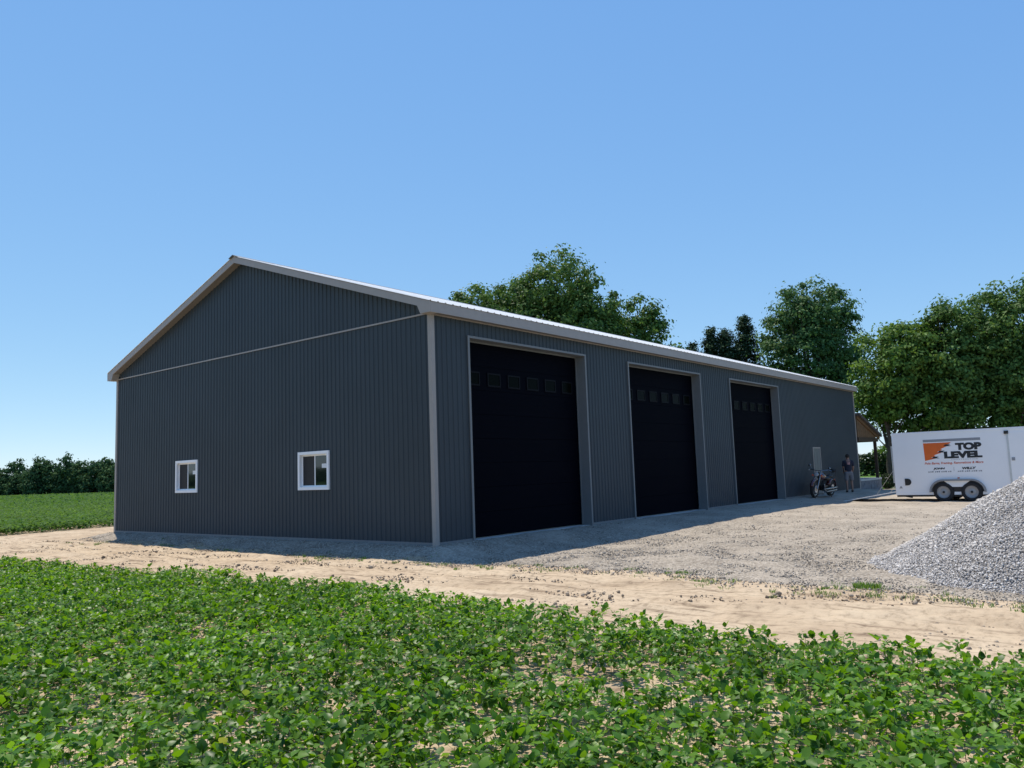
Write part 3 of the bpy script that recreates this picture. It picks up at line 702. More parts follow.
size = r_.gamma(3, .0020, len(px)) + .0055
sv, sf = shards(np.stack([px, py, hgt(px, py) + ph - .028 + size * .6 + r_.uniform(0, .012, len(px))], -1), size, r_)
pf3 = np.concatenate([pf[:, [0, 1, 2]], pf[:, [0, 2, 3]]])
o = quads_obj('gravel_pile', np.concatenate([base_v, sv]), np.concatenate([pf3, sf + len(base_v)]), m_stones)
tag(o, 'heaped pile of pale grey crushed stone dumped at the edge of the gravel yard', 'gravel pile')

# loose stones over the near yard and its ragged edge
N = 90000
yy = r_.uniform(-17, 15.2, N); ex = gravel_edge(yy)
xx = ex - .5 + r_.gamma(1.4, 3.6, N)
inb = np.where(yy > 0, xx < -.05, xx < 20) & (r_.uniform(size=N) < sstep((xx - ex + .75) / .9)) & ~((pileh(xx, yy) > .05) & (xx < 7) & (yy < -7))
xx, yy = xx[inb], yy[inb]
size = r_.gamma(3, .0023, len(xx)) + .0045
sv, sf = shards(np.stack([xx, yy, hgt(xx, yy) + .008 + size * .1], -1), size, r_)
tag(quads_obj('loose_gravel', sv, sf, m_pebble), 'loose grey stones strewn over the gravel yard and its edge', kind='stuff')
# clods on the dirt
N = 24000
yy = r_.uniform(-17, 22, N); a = field_edge(yy) - .6; bnd = gravel_edge(yy) + .2
xx = a + (bnd - a) * r_.uniform(0, 1, N)
kp = vnoise(xx, yy, 1.1, 41) + .35 * vnoise(xx, yy, 5, 42) > .78; xx, yy = xx[kp], yy[kp]
size = r_.gamma(1.8, .005, len(xx)) + .004
sv, sf = stones(np.stack([xx, yy, hgt(xx, yy) + size * .1], -1), size, r_)
tag(quads_obj('dirt_clods', sv, sf, m_clod), 'dry brown clods crumbled over the tan dirt track', kind='stuff')

# ------------------------------------------------------------------ soybean crop
def leaflets(pos, dirv, up, ln, wd, fold, curl):
    # ovate leaflet with a centre vein: 7 verts, 6 tris
    n = len(pos); side = np.cross(dirv, up); side /= np.linalg.norm(side, axis=1, keepdims=True) + 1e-9
    nrm = np.cross(side, dirv)
    def P(a, s, h): return pos + dirv * (a * ln)[:, None] + side * (s * wd)[:, None] + nrm * (h)[:, None]
    z = np.zeros(n)
    v = np.stack([P(z, z, z), P(z + .38, z - .5, fold * wd), P(z + .42, z, -curl * ln * .0), P(z + .38, z + .5, fold * wd), P(z + .72, z - .34, fold * wd * .6 - curl * ln * .25), P(z + .72, z + .34, fold * wd * .6 - curl * ln * .25), P(z + 1, z, -curl * ln * .6)], 1)
    f = np.array([(0, 2, 1), (0, 3, 2), (1, 2, 4), (2, 3, 5), (2, 6, 4), (2, 5, 6)])
    F = f[None] + (np.arange(n) * 7)[:, None, None]
    return v.reshape(-1, 3), F.reshape(-1, 3)
def unit(v): return v / (np.linalg.norm(v, axis=-1, keepdims=True) + 1e-9)
def soy(plants, hs, r_, nl=(6, 10), scale=1.0):
    # plants (n,2); trifoliate leaves held on petioles around each stem
    V = []; F = []; n = 0; SV = []; SF = []; m = 0
    k = r_.integers(nl[0], nl[1], len(plants)); pid = np.repeat(np.arange(len(plants)), k); N = len(pid)
    lev = r_.beta(2.0, 1.3, N)
    z = hgt(plants[pid, 0], plants[pid, 1]) + hs[pid] * (.25 + .75 * lev)
    az = r_.uniform(0, 2 * math.pi, N); reach = r_.uniform(.03, .12, N) * (1.15 - .5 * lev) * scale
    tip = np.stack([plants[pid, 0] + np.cos(az) * reach, plants[pid, 1] + np.sin(az) * reach, z], -1)
    ln0 = r_.uniform(.040, .088, N) * scale * (1.08 - .45 * (lev > .93))
    tilt = r_.normal(0, .6, N)          # leaflet pitch
    for j, da in enumerate((0, 1.25, -1.25)):
        a2 = az + da + r_.normal(0, .15, N); t2 = tilt + r_.normal(0, .25, N)
        d = np.stack([np.cos(a2) * np.cos(t2), np.sin(a2) * np.cos(t2), np.sin(t2)], -1)
        up = unit(np.stack([r_.normal(0, .3, N), r_.normal(0, .3, N), np.ones(N)], -1))
        ln = ln0 * (1.0 if j == 0 else .88)
        off = tip + d * (.012 if j else .03) * scale
        v, f = leaflets(off, d, up, ln, ln * r_.uniform(.68, .88, N), r_.uniform(.02, .22, N), r_.uniform(-.1, .5, N))
        V.append(v); F.append(f + n); n += len(v)
    return np.concatenate(V), np.concatenate(F), tip, pid
# plants in drilled rows parallel to the track edge
pl = []
rows = np.arange(0.0, 17.5, .19)
for i, rw_ in enumerate(rows):
    ya_, yb_ = -24, 13.5
    n_pl = int((yb_ - ya_) / .105); yv = np.linspace(ya_, yb_, n_pl) + r_.normal(0, .03, n_pl)
    xv = field_edge(yv) - .22 - rw_ + r_.normal(0, .022, n_pl) + (.10 * (vnoise(yv, yv * 0, .8, 61) - .5) if i < 4 else 0)
    pl.append(np.stack([xv, yv], -1))
pl = np.concatenate(pl)
# keep what the field around the camera can show; thin patches where soil shows
dd = np.hypot(pl[:, 0] - CAM.x, pl[:, 1] - CAM.y)
fw = (pl[:, 0] - CAM.x) * .7778 + (pl[:, 1] - CAM.y) * .6285
lt = (pl[:, 0] - CAM.x) * .6285 - (pl[:, 1] - CAM.y) * .7778
vis = (fw > 1.6) & (np.abs(lt) < .72 * fw + 3.2)
gap = vnoise(pl[:, 0], pl[:, 1], .9, 51) * .6 + vnoise(pl[:, 0], pl[:, 1], 2.6, 52) * .4
ed_ = (field_edge(pl[:, 1]) - pl[:, 0])
thin = np.clip((gap - .17) / .14, .5, 1.0) * np.where(vnoise(pl[:, 0], pl[:, 1], 5.5, 55) < .24, .25, 1) * np.where(ed_ < .5, .75, 1)
right = np.clip(1.0 - .20 * sstep((lt - 1) / 6), .6, 1)
pl0 = pl
pl = pl[vis & (r_.uniform(size=len(pl)) < thin * right * .93)]
hs = (.165 + .13 * vnoise(pl[:, 0], pl[:, 1], .7, 53)) * r_.uniform(.75, 1.12, len(pl))
v, f, tip, pid = soy(pl, hs, r_, (7, 12), .86)
crop = quads_obj('soybean_crop', v, f, m_soy)
tag(crop, 'leafy green soybean crop filling the foreground in front of the dirt track', kind='stuff')
# stems and petioles
bz = np.stack([pl[:, 0], pl[:, 1], hgt(pl[:, 0], pl[:, 1]) - .02], -1)
st = np.stack([pl[:, 0], pl[:, 1], hgt(pl[:, 0], pl[:, 1]) + hs * .84], -1)
def sticks(a, b, w):
    d = unit(b - a); s = unit(np.cross(d, np.array([.3, .5, .81]))); u_ = np.cross(d, s)
    v = np.stack([a + s * w, a - s * w * .5 + u_ * w * .87, a - s * w * .5 - u_ * w * .87, b + s * w * .6, b - s * w * .3 + u_ * w * .5, b - s * w * .3 - u_ * w * .5], 1)
    f = np.array([(0, 1, 4, 3), (1, 2, 5, 4), (2, 0, 3, 5)]); F = f[None] + (np.arange(len(a)) * 6)[:, None, None]
    return v.reshape(-1, 3), F.reshape(-1, 4)
sv, sf = sticks(bz, st, .0028)
pb = np.stack([pl[pid, 0], pl[pid, 1], tip[:, 2] - .035], -1)
sv2, sf2 = sticks(pb, tip, .0014)
so_ = quads_obj('soybean_stems', np.concatenate([sv, sv2]), np.concatenate([sf, sf2 + len(sv)]), m_stem); so_.parent = crop
# straw and stubble lying on the soil between the rows
N = 26000
yy = r_.uniform(-15, 12, N); xx = field_edge(yy) + .25 - r_.uniform(0, 8.5, N)
a = np.stack([xx, yy, hgt(xx, yy) + .012], -1); az = r_.uniform(0, 6.28, N); lnn = r_.uniform(.02, .10, N)
b2 = a + np.stack([np.cos(az) * lnn, np.sin(az) * lnn, r_.uniform(-.01, .03, N)], -1)
sv, sf = sticks(a, b2, .003)
tag(quads_obj('straw_litter', sv, sf, m_litter), 'pale dry straw lying on the soil between the soybean rows', kind='stuff')

# far soybean field beyond the track
N = 260000
tt = r_.uniform(0, 1, N) ** 1.7
wv = 26 + 185 * tt; lat = wv * r_.uniform(-.84, -.36, N)
xx = CAM.x + wv * .7778 + lat * .6285; yy = CAM.y + wv * .6285 - lat * .7778
edge_n = 21.0 + .2 * np.clip(xx, -8, 30) + .5 * (vnoise(xx, yy, .8, 71) - .5) + .3 * (vnoise(xx, yy, 4, 72) - .5)
kp = (yy > edge_n) & (yy < 214 - .0 * xx) & (xx < 74 - 0.13 * (yy - 165)); xx, yy, wv = xx[kp], yy[kp], wv[kp]
n = len(xx); zz = -.2 + r_.uniform(.08, .36, n)
az = r_.uniform(0, 6.28, n); tl = r_.normal(-.1, .4, n)
d = np.stack([np.cos(az) * np.cos(tl), np.sin(az) * np.cos(tl), np.sin(tl)], -1); up = unit(np.stack([r_.normal(0, .4, n), r_.normal(0, .4, n), np.ones(n)], -1))
ln = r_.uniform(.10, .16, n) * np.clip(wv / 45, 1, 3.2)
v, f = leaflets(np.stack([xx, yy, zz], -1), d, up, ln, ln * .75, np.full(n, .1), np.full(n, .2))
tag(quads_obj('far_soybean_field', v, f, m_soyfar), 'flat bright green soybean field stretching to the windbreak on the left', kind='stuff')

# weeds on the track
def blades(cx, cy, n, rad, hmax, r_):
    a = r_.uniform(0, 6.28, n); rr = rad * np.sqrt(r_.uniform(0, 1, n)); x = cx + rr * np.cos(a); y = cy + rr * np.sin(a)
    b0 = np.stack([x, y, hgt(x, y) - .01], -1); az = r_.uniform(0, 6.28, n); h = hmax * r_.uniform(.4, 1, n); ln_ = h * r_.uniform(.2, .9, n)
    tipv = b0 + np.stack([np.cos(az) * ln_, np.sin(az) * ln_, h], -1); md_ = b0 * .5 + tipv * .5 + np.array([0, 0, .2])[None] * h[:, None]
    s = np.stack([-np.sin(az), np.cos(az), np.zeros(n)], -1) * .004
    v = np.stack([b0 - s, b0 + s, md_ + s, md_ - s, tipv], 1); F1 = np.array([(0, 1, 2), (0, 2, 3), (3, 2, 4)])
    return v.reshape(-1, 3), (F1[None] + (np.arange(n) * 5)[:, None, None]).reshape(-1, 3)
v, f = blades(-1.0, -8.72, 420, .17, .085, r_)
tag(quads_obj('grass_tuft', v, f, m_grass), 'bright green grass tuft on the dirt at the left foot of the stone heap', 'grass')
VV = []; FF = []; n = 0
for k in range(170):
    y_ = r_.uniform(-14, 2) if k < 130 else r_.uniform(2, 14); ge_ = float(gravel_edge(np.array([y_]))[0]); x_ = ge_ + r_.normal(-.1, .28)
    v, f = blades(x_, y_, int(r_.integers(8, 45)), r_.uniform(.04, .16), r_.uniform(.03, .08), r_); VV.append(v); FF.append(f + n); n += len(v)
tag(quads_obj('sparse_weeds', np.concatenate(VV), np.concatenate(FF), m_grass), 'sparse low weeds along the seam of dirt and gravel', kind='stuff')

# ------------------------------------------------------------------ trees
def leafquads(pos, nrm, size, r_):
    n = len(pos); nrm = unit(nrm + r_.normal(0, .38, (n, 3)))
    t_ = unit(np.cross(nrm, unit(r_.normal(size=(n, 3))))); b_ = np.cross(nrm, t_)
    s = size[:, None]
    v = np.stack([pos - t_ * s * .5, pos - b_ * s * .3 + nrm * s * .08, pos + t_ * s * .5 - nrm * s * .06, pos + b_ * s * .3 + nrm * s * .08], 1)
    f = np.array([(0, 1, 2, 3)]); F = f[None] + (np.arange(n) * 4)[:, None, None]
    return v.reshape(-1, 3), F.reshape(-1, 4)
def crown_points(lobes, nclump, per, cr_, r_, shell=.62):
    lob = np.array(lobes, float); wgt = (lob[:, 3] * lob[:, 4] + lob[:, 3] * lob[:, 5]); wgt /= wgt.sum()
    li = r_.choice(len(lob), nclump, p=wgt); d = unit(r_.normal(size=(nclump, 3)))
    rr = shell + (1.04 - shell) * r_.uniform(0, 1, nclump) ** .8 + r_.exponential(.06, nclump)
    c = lob[li, :3] + d * lob[li, 3:6] * rr[:, None]
    k = r_.poisson(per, nclump); ci = np.repeat(np.arange(nclump), k)
    csz = cr_ * r_.uniform(.6, 1.4, nclump)
    off = r_.normal(size=(len(ci), 3)) * np.array([1, 1, .62]) * csz[ci][:, None] * .62
    pos = c[ci] + off
    nrm = unit(d[ci] * .35 + unit(off) * .8 + np.array([0, 0, .35]))
    return pos, nrm, c
def tree(name, loc, lobes, mat, nclump, per, leaf, r_, trunk_r=.25, th=None, cr_=.7, stems=1, label='', cat='tree', group=None, limbs=14, shell=.62):
    root = empty(name, loc, label=label, cat=cat, group=group)
    pos, nrm, cl = crown_points(lobes, nclump, per, cr_, r_, shell)
    v, f = leafquads(pos, nrm, leaf * r_.uniform(.65, 1.3, len(pos)), r_)
    quads_obj('crown', v, f, mat, root)
    tm = MB(); top = max(l[2] + l[5] * .5 for l in lobes)
    lob = np.array(lobes)
    for s in range(stems):
        ox, oy = (0, 0) if stems == 1 else (r_.normal(0, .35), r_.normal(0, .35))
        ax = [(ox * (.3 + q), oy * (.3 + q), -.15 + (top + .15) * q) for q in np.linspace(0, 1, 7)]
        ax = [(x + r_.normal(0, .1) * (i > 0), y + r_.normal(0, .1) * (i > 0), z) for i, (x, y, z) in enumerate(ax)]
        tm.tube(ax, [trunk_r * (1.25 if i == 0 else 1) * (1 - .85 * q) for i, q in enumerate(np.linspace(0, 1, 7))], 9)
        for k in range(limbs):
            c = cl[r_.integers(len(cl))]; q = np.clip((c[2] * .62) / top, .12, .85) * r_.uniform(.6, 1)
            j = min(int(q * 6), 5); fr = q * 6 - j; b0 = np.array(ax[j]) * (1 - fr) + np.array(ax[j + 1]) * fr
            m1 = b0 * .5 + c * .5 + np.array([0, 0, -.06 * np.linalg.norm(c - b0)]) + r_.normal(0, .15, 3)
            rd = trunk_r * (1 - .85 * q) * .5
            tm.tube([b0, m1, c], [rd, rd * .6, rd * .18], 6)
    tm.build('trunk', m_bark, root, smooth=True)
    return root
tr = np.random.default_rng(23)
def cl_(lobes):   # lobes given as (sideways, depth, height, radii) seen from the yard
    return [(a * .6285 + b * .7778, -a * .7778 + b * .6285, z, p, q, h) for a, b, z, p, q, h in lobes]
# broad maples behind the long roof
tree('maple_tree', (39.0, 24.5, -.2), cl_([(0, 0, 15.4, 3.1, 3.1, 3.3), (-2.6, .5, 13.8, 2.5, 2.6, 3.1), (2.4, -.5, 13.3, 2.6, 2.6, 3.2), (0, 0, 11.2, 4.9, 4.5, 4.0), (-4.2, 0, 11.2, 2.7, 2.7, 3.4), (3.6, 0, 10.5, 2.6, 2.6, 3.2)]), m_maple, 620, 95, .29, tr, .4, cr_=.66, label='broad green maple rising tallest behind the middle of the building roof', limbs=26)
tree('maple_tree', (33.4, 28.0, -.2), cl_([(0, 0, 13.4, 2.2, 2.2, 2.6), (-2.2, 0, 12.8, 2.0, 2.0, 2.2), (2.0, 0, 13.3, 2.1, 2.1, 2.8), (0, 0, 10.6, 4.2, 3.6, 3.0), (-3.4, 0, 11.6, 1.6, 1.6, 2.2)]), m_maple, 340, 85, .28, tr, .3, cr_=.56, label='lower loose maple showing above the left half of the roof', limbs=18)
tree('maple_tree', (44.6, 20.4, -.2), cl_([(0, 0, 13.2, 1.5, 1.6, 2.6), (.9, 0, 11.8, 1.5, 1.6, 2.5), (2.1, 0, 9.7, 1.6, 1.6, 2.1), (-1.0, 0, 10.6, 1.9, 2.0, 3.0), (3.2, 0, 8.4, 1.2, 1.3, 1.8)]), m_maple, 200, 60, .29, tr, .22, cr_=.5, label='narrow ragged maple at the right shoulder of the tallest one behind the roof', limbs=14)
tree('ash_tree', (51.55, 8.85, -.2), cl_([(-1.1, 0, 12.9, 2.0, 2.1, 2.7), (1.0, 0, 13.1, 2.0, 2.0, 2.6), (2.4, 0, 10.6, 1.7, 1.9, 2.8), (-2.2, 0, 10.8, 1.5, 1.9, 2.9), (0, 0, 10, 3.0, 2.6, 3.2), (0, 0, 6, 3.3, 3, 2.6)]), m_ash, 440, 85, .27, tr, .2, cr_=.54, stems=4, label='tall upright ash with several thin stems behind the far end of the roof', limbs=9)
# big leafy trees behind the trailer
tree('maple_tree', (37.8, .42, -.2), cl_([(.7, 0, 6.7, 2.1, 2.2, 2.6), (1.7, 0, 7.5, 1.8, 1.8, 1.8), (-.3, 0, 5.6, 1.3, 1.4, 1.7), (1.6, 0, 4.3, 2.0, 2.0, 1.5)]), m_maple2, 330, 80, .22, tr, .15, cr_=.42, label='yellow green maple behind the rear end of the trailer', limbs=16)
tree('maple_tree', (40.0, -2.6, -.2), cl_([(0, 0, 7.6, 2.3, 2.4, 2.5), (-.6, 0, 5, 2.4, 2.4, 2.4), (1.3, 0, 6.9, 2.3, 2.4, 3.0), (1, 0, 4.2, 2.5, 2.4, 2.0)]), m_maple, 430, 90, .23, tr, .3, cr_=.44, label='dense dark green maple behind the lettering of the trailer', limbs=16)
tree('maple_tree', (42.2, -5.5, -.2), cl_([(0, 0, 8.5, 2.3, 2.4, 2.5), (1.6, 0, 9.2, 2.3, 2.4, 2.5), (.3, 0, 5.4, 3, 3, 2.6), (2.2, 0, 6, 3, 3, 3)]), m_maple, 500, 90, .23, tr, .32, cr_=.45, label='tallest dark maple behind the trailer, running out of the right edge', limbs=16)

# spruces
def spruce(loc, hgt_, rad, label, r_, n=6500):
    root = empty('spruce_tree', loc, label=label, cat='tree', group='dark spruces behind the far half of the roof')
    nb = int(hgt_ * 34); z = hgt_ * (1 - np.sqrt(r_.uniform(0, .92, nb))) ; z = np.clip(hgt_ * r_.uniform(.06, .99, nb), 0, hgt_)
    az = r_.uniform(0, 6.28, nb); ln_ = rad * (1 - z / hgt_) ** .62 * r_.uniform(.6, 1.15, nb) + .12
    per = np.maximum((ln_ * 62).astype(int), 10); bi = np.repeat(np.arange(nb), per); q = r_.uniform(.05, 1, len(bi)) ** .7
    rr = ln_[bi] * q; dz = -.34 * rr + .18 * rr * q
    pos = np.stack([np.cos(az[bi]) * rr, np.sin(az[bi]) * rr, z[bi] + dz], -1) + r_.normal(0, .14, (len(bi), 3)) * np.array([1.2, 1.2, .9])
    nrm = unit(np.stack([np.cos(az[bi]) * .4, np.sin(az[bi]) * .4, np.full(len(bi), .8)], -1))
    v, f = leafquads(pos, nrm,   .21 * r_.uniform(.6, 1.3, len(bi)), r_); quads_obj('crown', v, f, m_spruce, root)
    tm = MB(); tm.tube([(0, 0, -.15), (0, 0, hgt_ * .5), (0, 0, hgt_ * .97)], [rad * .09, rad * .06, .02], 8)
    for i in range(0, nb, 6): tm.tube([(0, 0, z[i]), (math.cos(az[i]) * ln_[i] * .9, math.sin(az[i]) * ln_[i] * .9, z[i] - .12 * ln_[i])], [.03, .008], 4)
    tm.build('trunk', m_bark, root)
spruce((52.3, 14.6, -.2), 14.2, 2.9, 'dark pointed spruce standing tallest of those above the roof, beside the ash', tr)
spruce((51.6, 16.0, -.2), 13.2, 2.9, 'dark spruce with a blunter tip in the middle of the spruces above the roof', tr)
spruce((51.2, 17.1, -.2), 13.4, 2.8, 'slim dark spruce leftmost of the larger spruces above the roof', tr)
spruce((50.6, 18.6, -.2), 12.2, 2.6, 'low dark spruce tip barely showing above the roof left of the other spruces', tr)

# windbreak: a row of bushy trees far across the field
protos = []
def wb(i, loc, sc, label):
    hh = 8.0
    if len(protos) < 4:
        k = len(protos); q = np.random.default_rng(100 + k)
        lob = [(0, 0, 3.6, 2.5, 2.5, 3.2), (q.normal(0, .7), q.normal(0, .7), 5.8, 1.7, 1.7, 2.2), (q.normal(0, 1.3), q.normal(0, 1.3), 2.4, 2.2, 2.2, 2.4), (q.normal(0, .9), q.normal(0, .9), 4.6, 1.7, 1.7, 2.4), (0, 0, 1.5, 2.6, 2.6, 1.6)]
        o = tree('windbreak_tree', loc, lob, m_far, 190, 22, .52, q, .2, cr_=.6, label=label, group='windbreak trees across the soybean field', limbs=7, shell=.45)
        protos.append(o)
    else:
        src = protos[i % 4]; o = src.copy(); COL.objects.link(o)
        for ch in src.children:
            c = ch.copy(); COL.objects.link(c); c.parent = o
        o['label'] = label
    o.location = loc; o.rotation_euler = (0, 0, (i * 2.4) % 6.28); o.scale = (sc[0], sc[0], sc[1])
    return o
wlabels = {}
adjs = ['bushy dark windbreak tree', 'rounded dark windbreak tree', 'ragged dark windbreak tree', 'broad dark windbreak tree']
spots = []
p0 = np.array([60.2, 219.0]); p1 = np.array([69.5, 157.0])
NW = 17
for i in range(NW):
    q = i / (NW - 1); c = p0 * (1 - q) + p1 * q
    spots.append((c[0] + tr.normal(0, 1.0), c[1] + tr.normal(0, .7), tr.uniform(.9, 1.2), (0.96 + .22 * q * q + tr.uniform(-.2, .18))))
ords = ['first', 'second', 'third', 'fourth', 'fifth', 'sixth', 'seventh', 'eighth', 'ninth', 'tenth', 'eleventh', 'twelfth', 'thirteenth', 'fourteenth', 'fifteenth', 'sixteenth', 'seventeenth']
def column(x, y):
    w_ = (x - CAM.x) * .7778 + (y - CAM.y) * .6285; return 512 + 796 * ((x - CAM.x) * .6285 - (y - CAM.y) * .7778) / w_
rows_ = sorted([(column(x, y), x, y, s1, s2) for x, y, s1, s2 in spots], reverse=True)
k_vis = 0; k_hid = 0
for i, (pc, x, y, s1, s2) in enumerate(rows_):
    if pc > 126:
        k_hid += 1
        if k_hid > 2: continue
        lb = f'windbreak tree hidden behind the left corner of the building, {ords[k_hid - 1]} of those hidden'
    else:
        lb = f'{adjs[i % 4]} across the field, {ords[k_vis]} to the left of the building'; k_vis += 1
    wb(i, (x, y, -.3), (s1, s2), lb)
# the wood far to the west that the gable windows mirror
N = 9000; tt = r_.uniform(0, 1, N)
a = np.array([-330.0, 190.0]); b = np.array([-90.0, 380.0]); q = a[None] * (1 - tt)[:, None] + b[None] * tt[:, None]
top = 4.2 + 2.6 * vnoise(tt * 60, tt * 0, 1, 91); zz = top * r_.uniform(0, 1, N) ** .8 - .2
pos = np.stack([q[:, 0] + r_.normal(0, 3, N), q[:, 1] + r_.normal(0, 3, N), zz], -1)
v, f = leafquads(pos, np.tile(np.array([.5, -.6, .6]), (N, 1)), r_.uniform(1.2, 2.6, N), r_)
tag(quads_obj('far_wood', v, f, m_far), 'low dark wood far to the west, mirrored in the gable windows', kind='stuff')

# shrubs, hedges
def leafbox(name, loc, pts_fn, n, size, mat, label, cat, group=None, stem=None):
    root = empty(name, loc, label=label, cat=cat, group=group)
    pos = pts_fn(n); nrm = unit(np.stack([tr.normal(0, .5, len(pos)), tr.normal(0, .5, len(pos)), np.ones(len(pos)) * .6], -1))
    v, f = leafquads(pos, nrm, size * tr.uniform(.6, 1.3, len(pos)), tr); quads_obj('foliage', v, f, mat, root)
    if stem: stem().build('stem', m_bark, root)
    return root
def hedge_pts(lx, ly, h):
    def fn(n):
        x = tr.uniform(-lx, lx, n); y = tr.uniform(-ly, ly, n); z = h * tr.uniform(0, 1, n) ** .7
        return np.stack([x, y, z * (.85 + .3 * vnoise(x + 50, y + 50, .5, 81))], -1)
    return fn
def stems(lx, ly, h, n):
    def fn():
        m = MB()
        for k in range(n):
            x, y = tr.uniform(-lx, lx) * .8, tr.uniform(-ly, ly) * .95; m.tube([(x, y, -.1), (x + tr.normal(0, .1), y + tr.normal(0, .1), h * .7)], [.04, .015], 5)
        return m
    return fn
leafbox('hedge', (72, 2, -.2), hedge_pts(1.2, 16, 2.2), 16000, .35, m_hedge, 'long dark clipped hedge across the lawn behind the porch', 'hedge', stem=stems(1.2, 16, 2.0, 30))
leafbox('shrub', (34.9, -.05, -.2), lambda n: unit(tr.normal(size=(n, 3))) * np.array([.42, .42, .42]) * (tr.uniform(.5, 1, n) ** .5)[:, None] + np.array([0, 0, .42]), 2600, .07, m_hedge, 'round dark green bush at the corner of the porch base', 'shrub', stem=stems(.1, .1, .5, 4))
for i, (x, y, s, lb) in enumerate(((78, 9, 1.0, 'light green bush above the hedge, left of the porch post'), (80, 3, 1.15, 'light green bush above the hedge, right of the porch post'), (82, -6, 1.3, 'light green bush above the hedge, mostly behind the trailer'))):
    leafbox('bush', (x, y, -.2), lambda n: unit(tr.normal(size=(n, 3))) * np.array([3.0, 3.4, 1.7]) * (tr.uniform(.4, 1, n) ** .4)[:, None] * s + np.array([0, 0, 1.7 * s]), 2600, .4, m_maple2, lb, 'bush', group='light bushes beyond the hedge', stem=stems(.4, .4, 2, 4))

# ------------------------------------------------------------------ motorcycle (front wheel towards the camera side)
MO = empty('motorcycle', (22.7, -.66, -.045), R(180 + 3), label='black cruiser motorcycle with chrome parts parked against the long wall', cat='motorcycle')
MO.rotation_euler = (R(-6), 0, R(176.5)); MO.location = (22.1, -.70, -.045); MO.scale = (1.05, 1.05, 1.08)
def wheel(xc, r_, w, name='wheel', steer=0):
    o = MB(); o.lathe([(r_ - .10, -w * .35), (r_ - .06, -w * .5), (r_ - .015, -w * .42), (r_, -w * .15), (r_, w * .15), (r_ - .015, w * .42), (r_ - .06, w * .5), (r_ - .10, w * .35)], 'y', (xc, 0, r_), 30)
    wh = o.build(name, m_rub, MO, smooth=True)
    o = MB(); o.lathe([(r_ - .115, -w * .3), (r_ - .095, -w * .34), (r_ - .095, w * .34), (r_ - .115, w * .3), (r_ - .115, -w * .3)], 'y', (xc, 0, r_), 30)
    for k in range(14):
        th = k * 2 * math.pi / 14; o.tube([(xc + .04 * math.cos(th + .6), (-1) ** k * .03, r_ + .04 * math.sin(th + .6)), (xc + (r_ - .11) * math.cos(th), 0, r_ + (r_ - .11) * math.sin(th))], .006, 5)
    o.lathe([(0, -.06), (.05, -.06), (.05, .06), (0, .06)], 'y', (xc, 0, r_), 14)
    o.build('rim', m_chrome, wh, smooth=True)
    o = MB(); o.lathe([(.07, w * .5), (.14, w * .5), (.14, w * .5 + .006), (.07, w * .5 + .006)], 'y', (xc, 0, r_), 20); o.build('brake_disc', m_alu, wh)
    return wh
wheel(.80, .33, .12); wheel(-.80, .32, .17)
def fender(xc, r_, a0, a1, w, z0):
    o = MB(); vs = []; fs = []; n = 14
    for i, th in enumerate(np.linspace(a0, a1, n)):
        for j, s in enumerate(np.linspace(-1, 1, 7)):
            rr = r_ + .05 * (1 - s * s); vs.append((xc + rr * math.cos(th), s * w, z0 + rr * math.sin(th)))
    for i in range(n - 1):
        for j in range(6): fs.append((i * 7 + j, i * 7 + j + 1, (i + 1) * 7 + j + 1, (i + 1) * 7 + j))
    o.add(vs, fs); ob = o.build('fender', m_mred, MO, smooth=True); sm = ob.modifiers.new('so', 'SOLIDIFY'); sm.thickness = .006
fender(.80, .345, R(15), R(150), .075, .33); fender(-.80, .345, R(20), R(190), .105, .32)
o = MB()
for s in (-1, 1): o.tube([(.80, s * .1, .33), (.52, s * .1, .88), (.46, s * .09, 1.0)], [.028, .026, .02], 10)
o.tube([(.55, -.11, .83), (.55, .11, .83)], .025); o.build('fork', m_chrome, MO, smooth=True)
o = MB(); o.tube([(.42, -.42, 1.0), (.36, -.36, 1.06), (.47, -.12, 1.02), (.47, .12, 1.02), (.36, .36, 1.06), (.30, .44, 1.02)], .014, 8); o.build('handlebar', m_chrome, MO, smooth=True)
for s in (-1, 1):
    o = MB(); o.tube([(.36, s * .33, 1.06), (.24, s * .44, 1.02)], .02, 8); o.build('grip', m_blk, MO, smooth=True)
    o = MB(); zt_ = 1.17 if s < 0 else 1.10
    o.tube([(.38, s * .3, 1.06), (.40, s * .36, zt_)], .006, 6); o.ball((.40, s * .39, zt_ + .03), .055, 10, (.35, 1, .75)); o.build('mirror', m_chrome, MO, smooth=True)
o = MB(); o.lathe([(0, .09), (.075, .085), (.085, .05), (.08, -.02), (.04, -.09), (0, -.1)], 'x', (.60, 0, .87), 20); hl = o.build('headlight', m_chrome, MO, smooth=True)
o = MB(); o.lathe([(0, .102), (.05, .1), (.074, .09)], 'x', (.60, 0, .87), 20); o.build('lens', m_lens, hl, smooth=True)
for s in (-1, 1):
    o = MB(); o.ball((.60, s * .17, .84), .038, 10); o.tube([(.55, s * .1, .84), (.6, s * .17, .84)], .012, 6); o.build('turn_signal', m_orange2, MO, smooth=True)
o = MB(); o.ball((.15, 0, .80), .2, 16, (1.5, .72, .72)); o.build('fuel_tank', m_mred, MO, smooth=True)
o = MB(); o.ball((-.33, 0, .70), .2, 14, (1.35, .75, .42)); o.ball((-.68, 0, .78), .15, 14, (1.3, .75, .42)); o.build('seat', m_blk, MO, smooth=True)
o = MB(); o.tube([(.46, 0, .95), (.2, 0, .72), (-.5, 0, .62), (-.8, 0, .32)], .025); o.tube([(.45, 0, .82), (.32, .09, .3), (-.45, .1, .26), (-.8, .11, .32)], .022); o.tube([(.45, 0, .82), (.32, -.09, .3), (-.45, -.1, .26), (-.8, -.11, .32)], .022); o.build('frame', m_blk, MO, smooth=True)
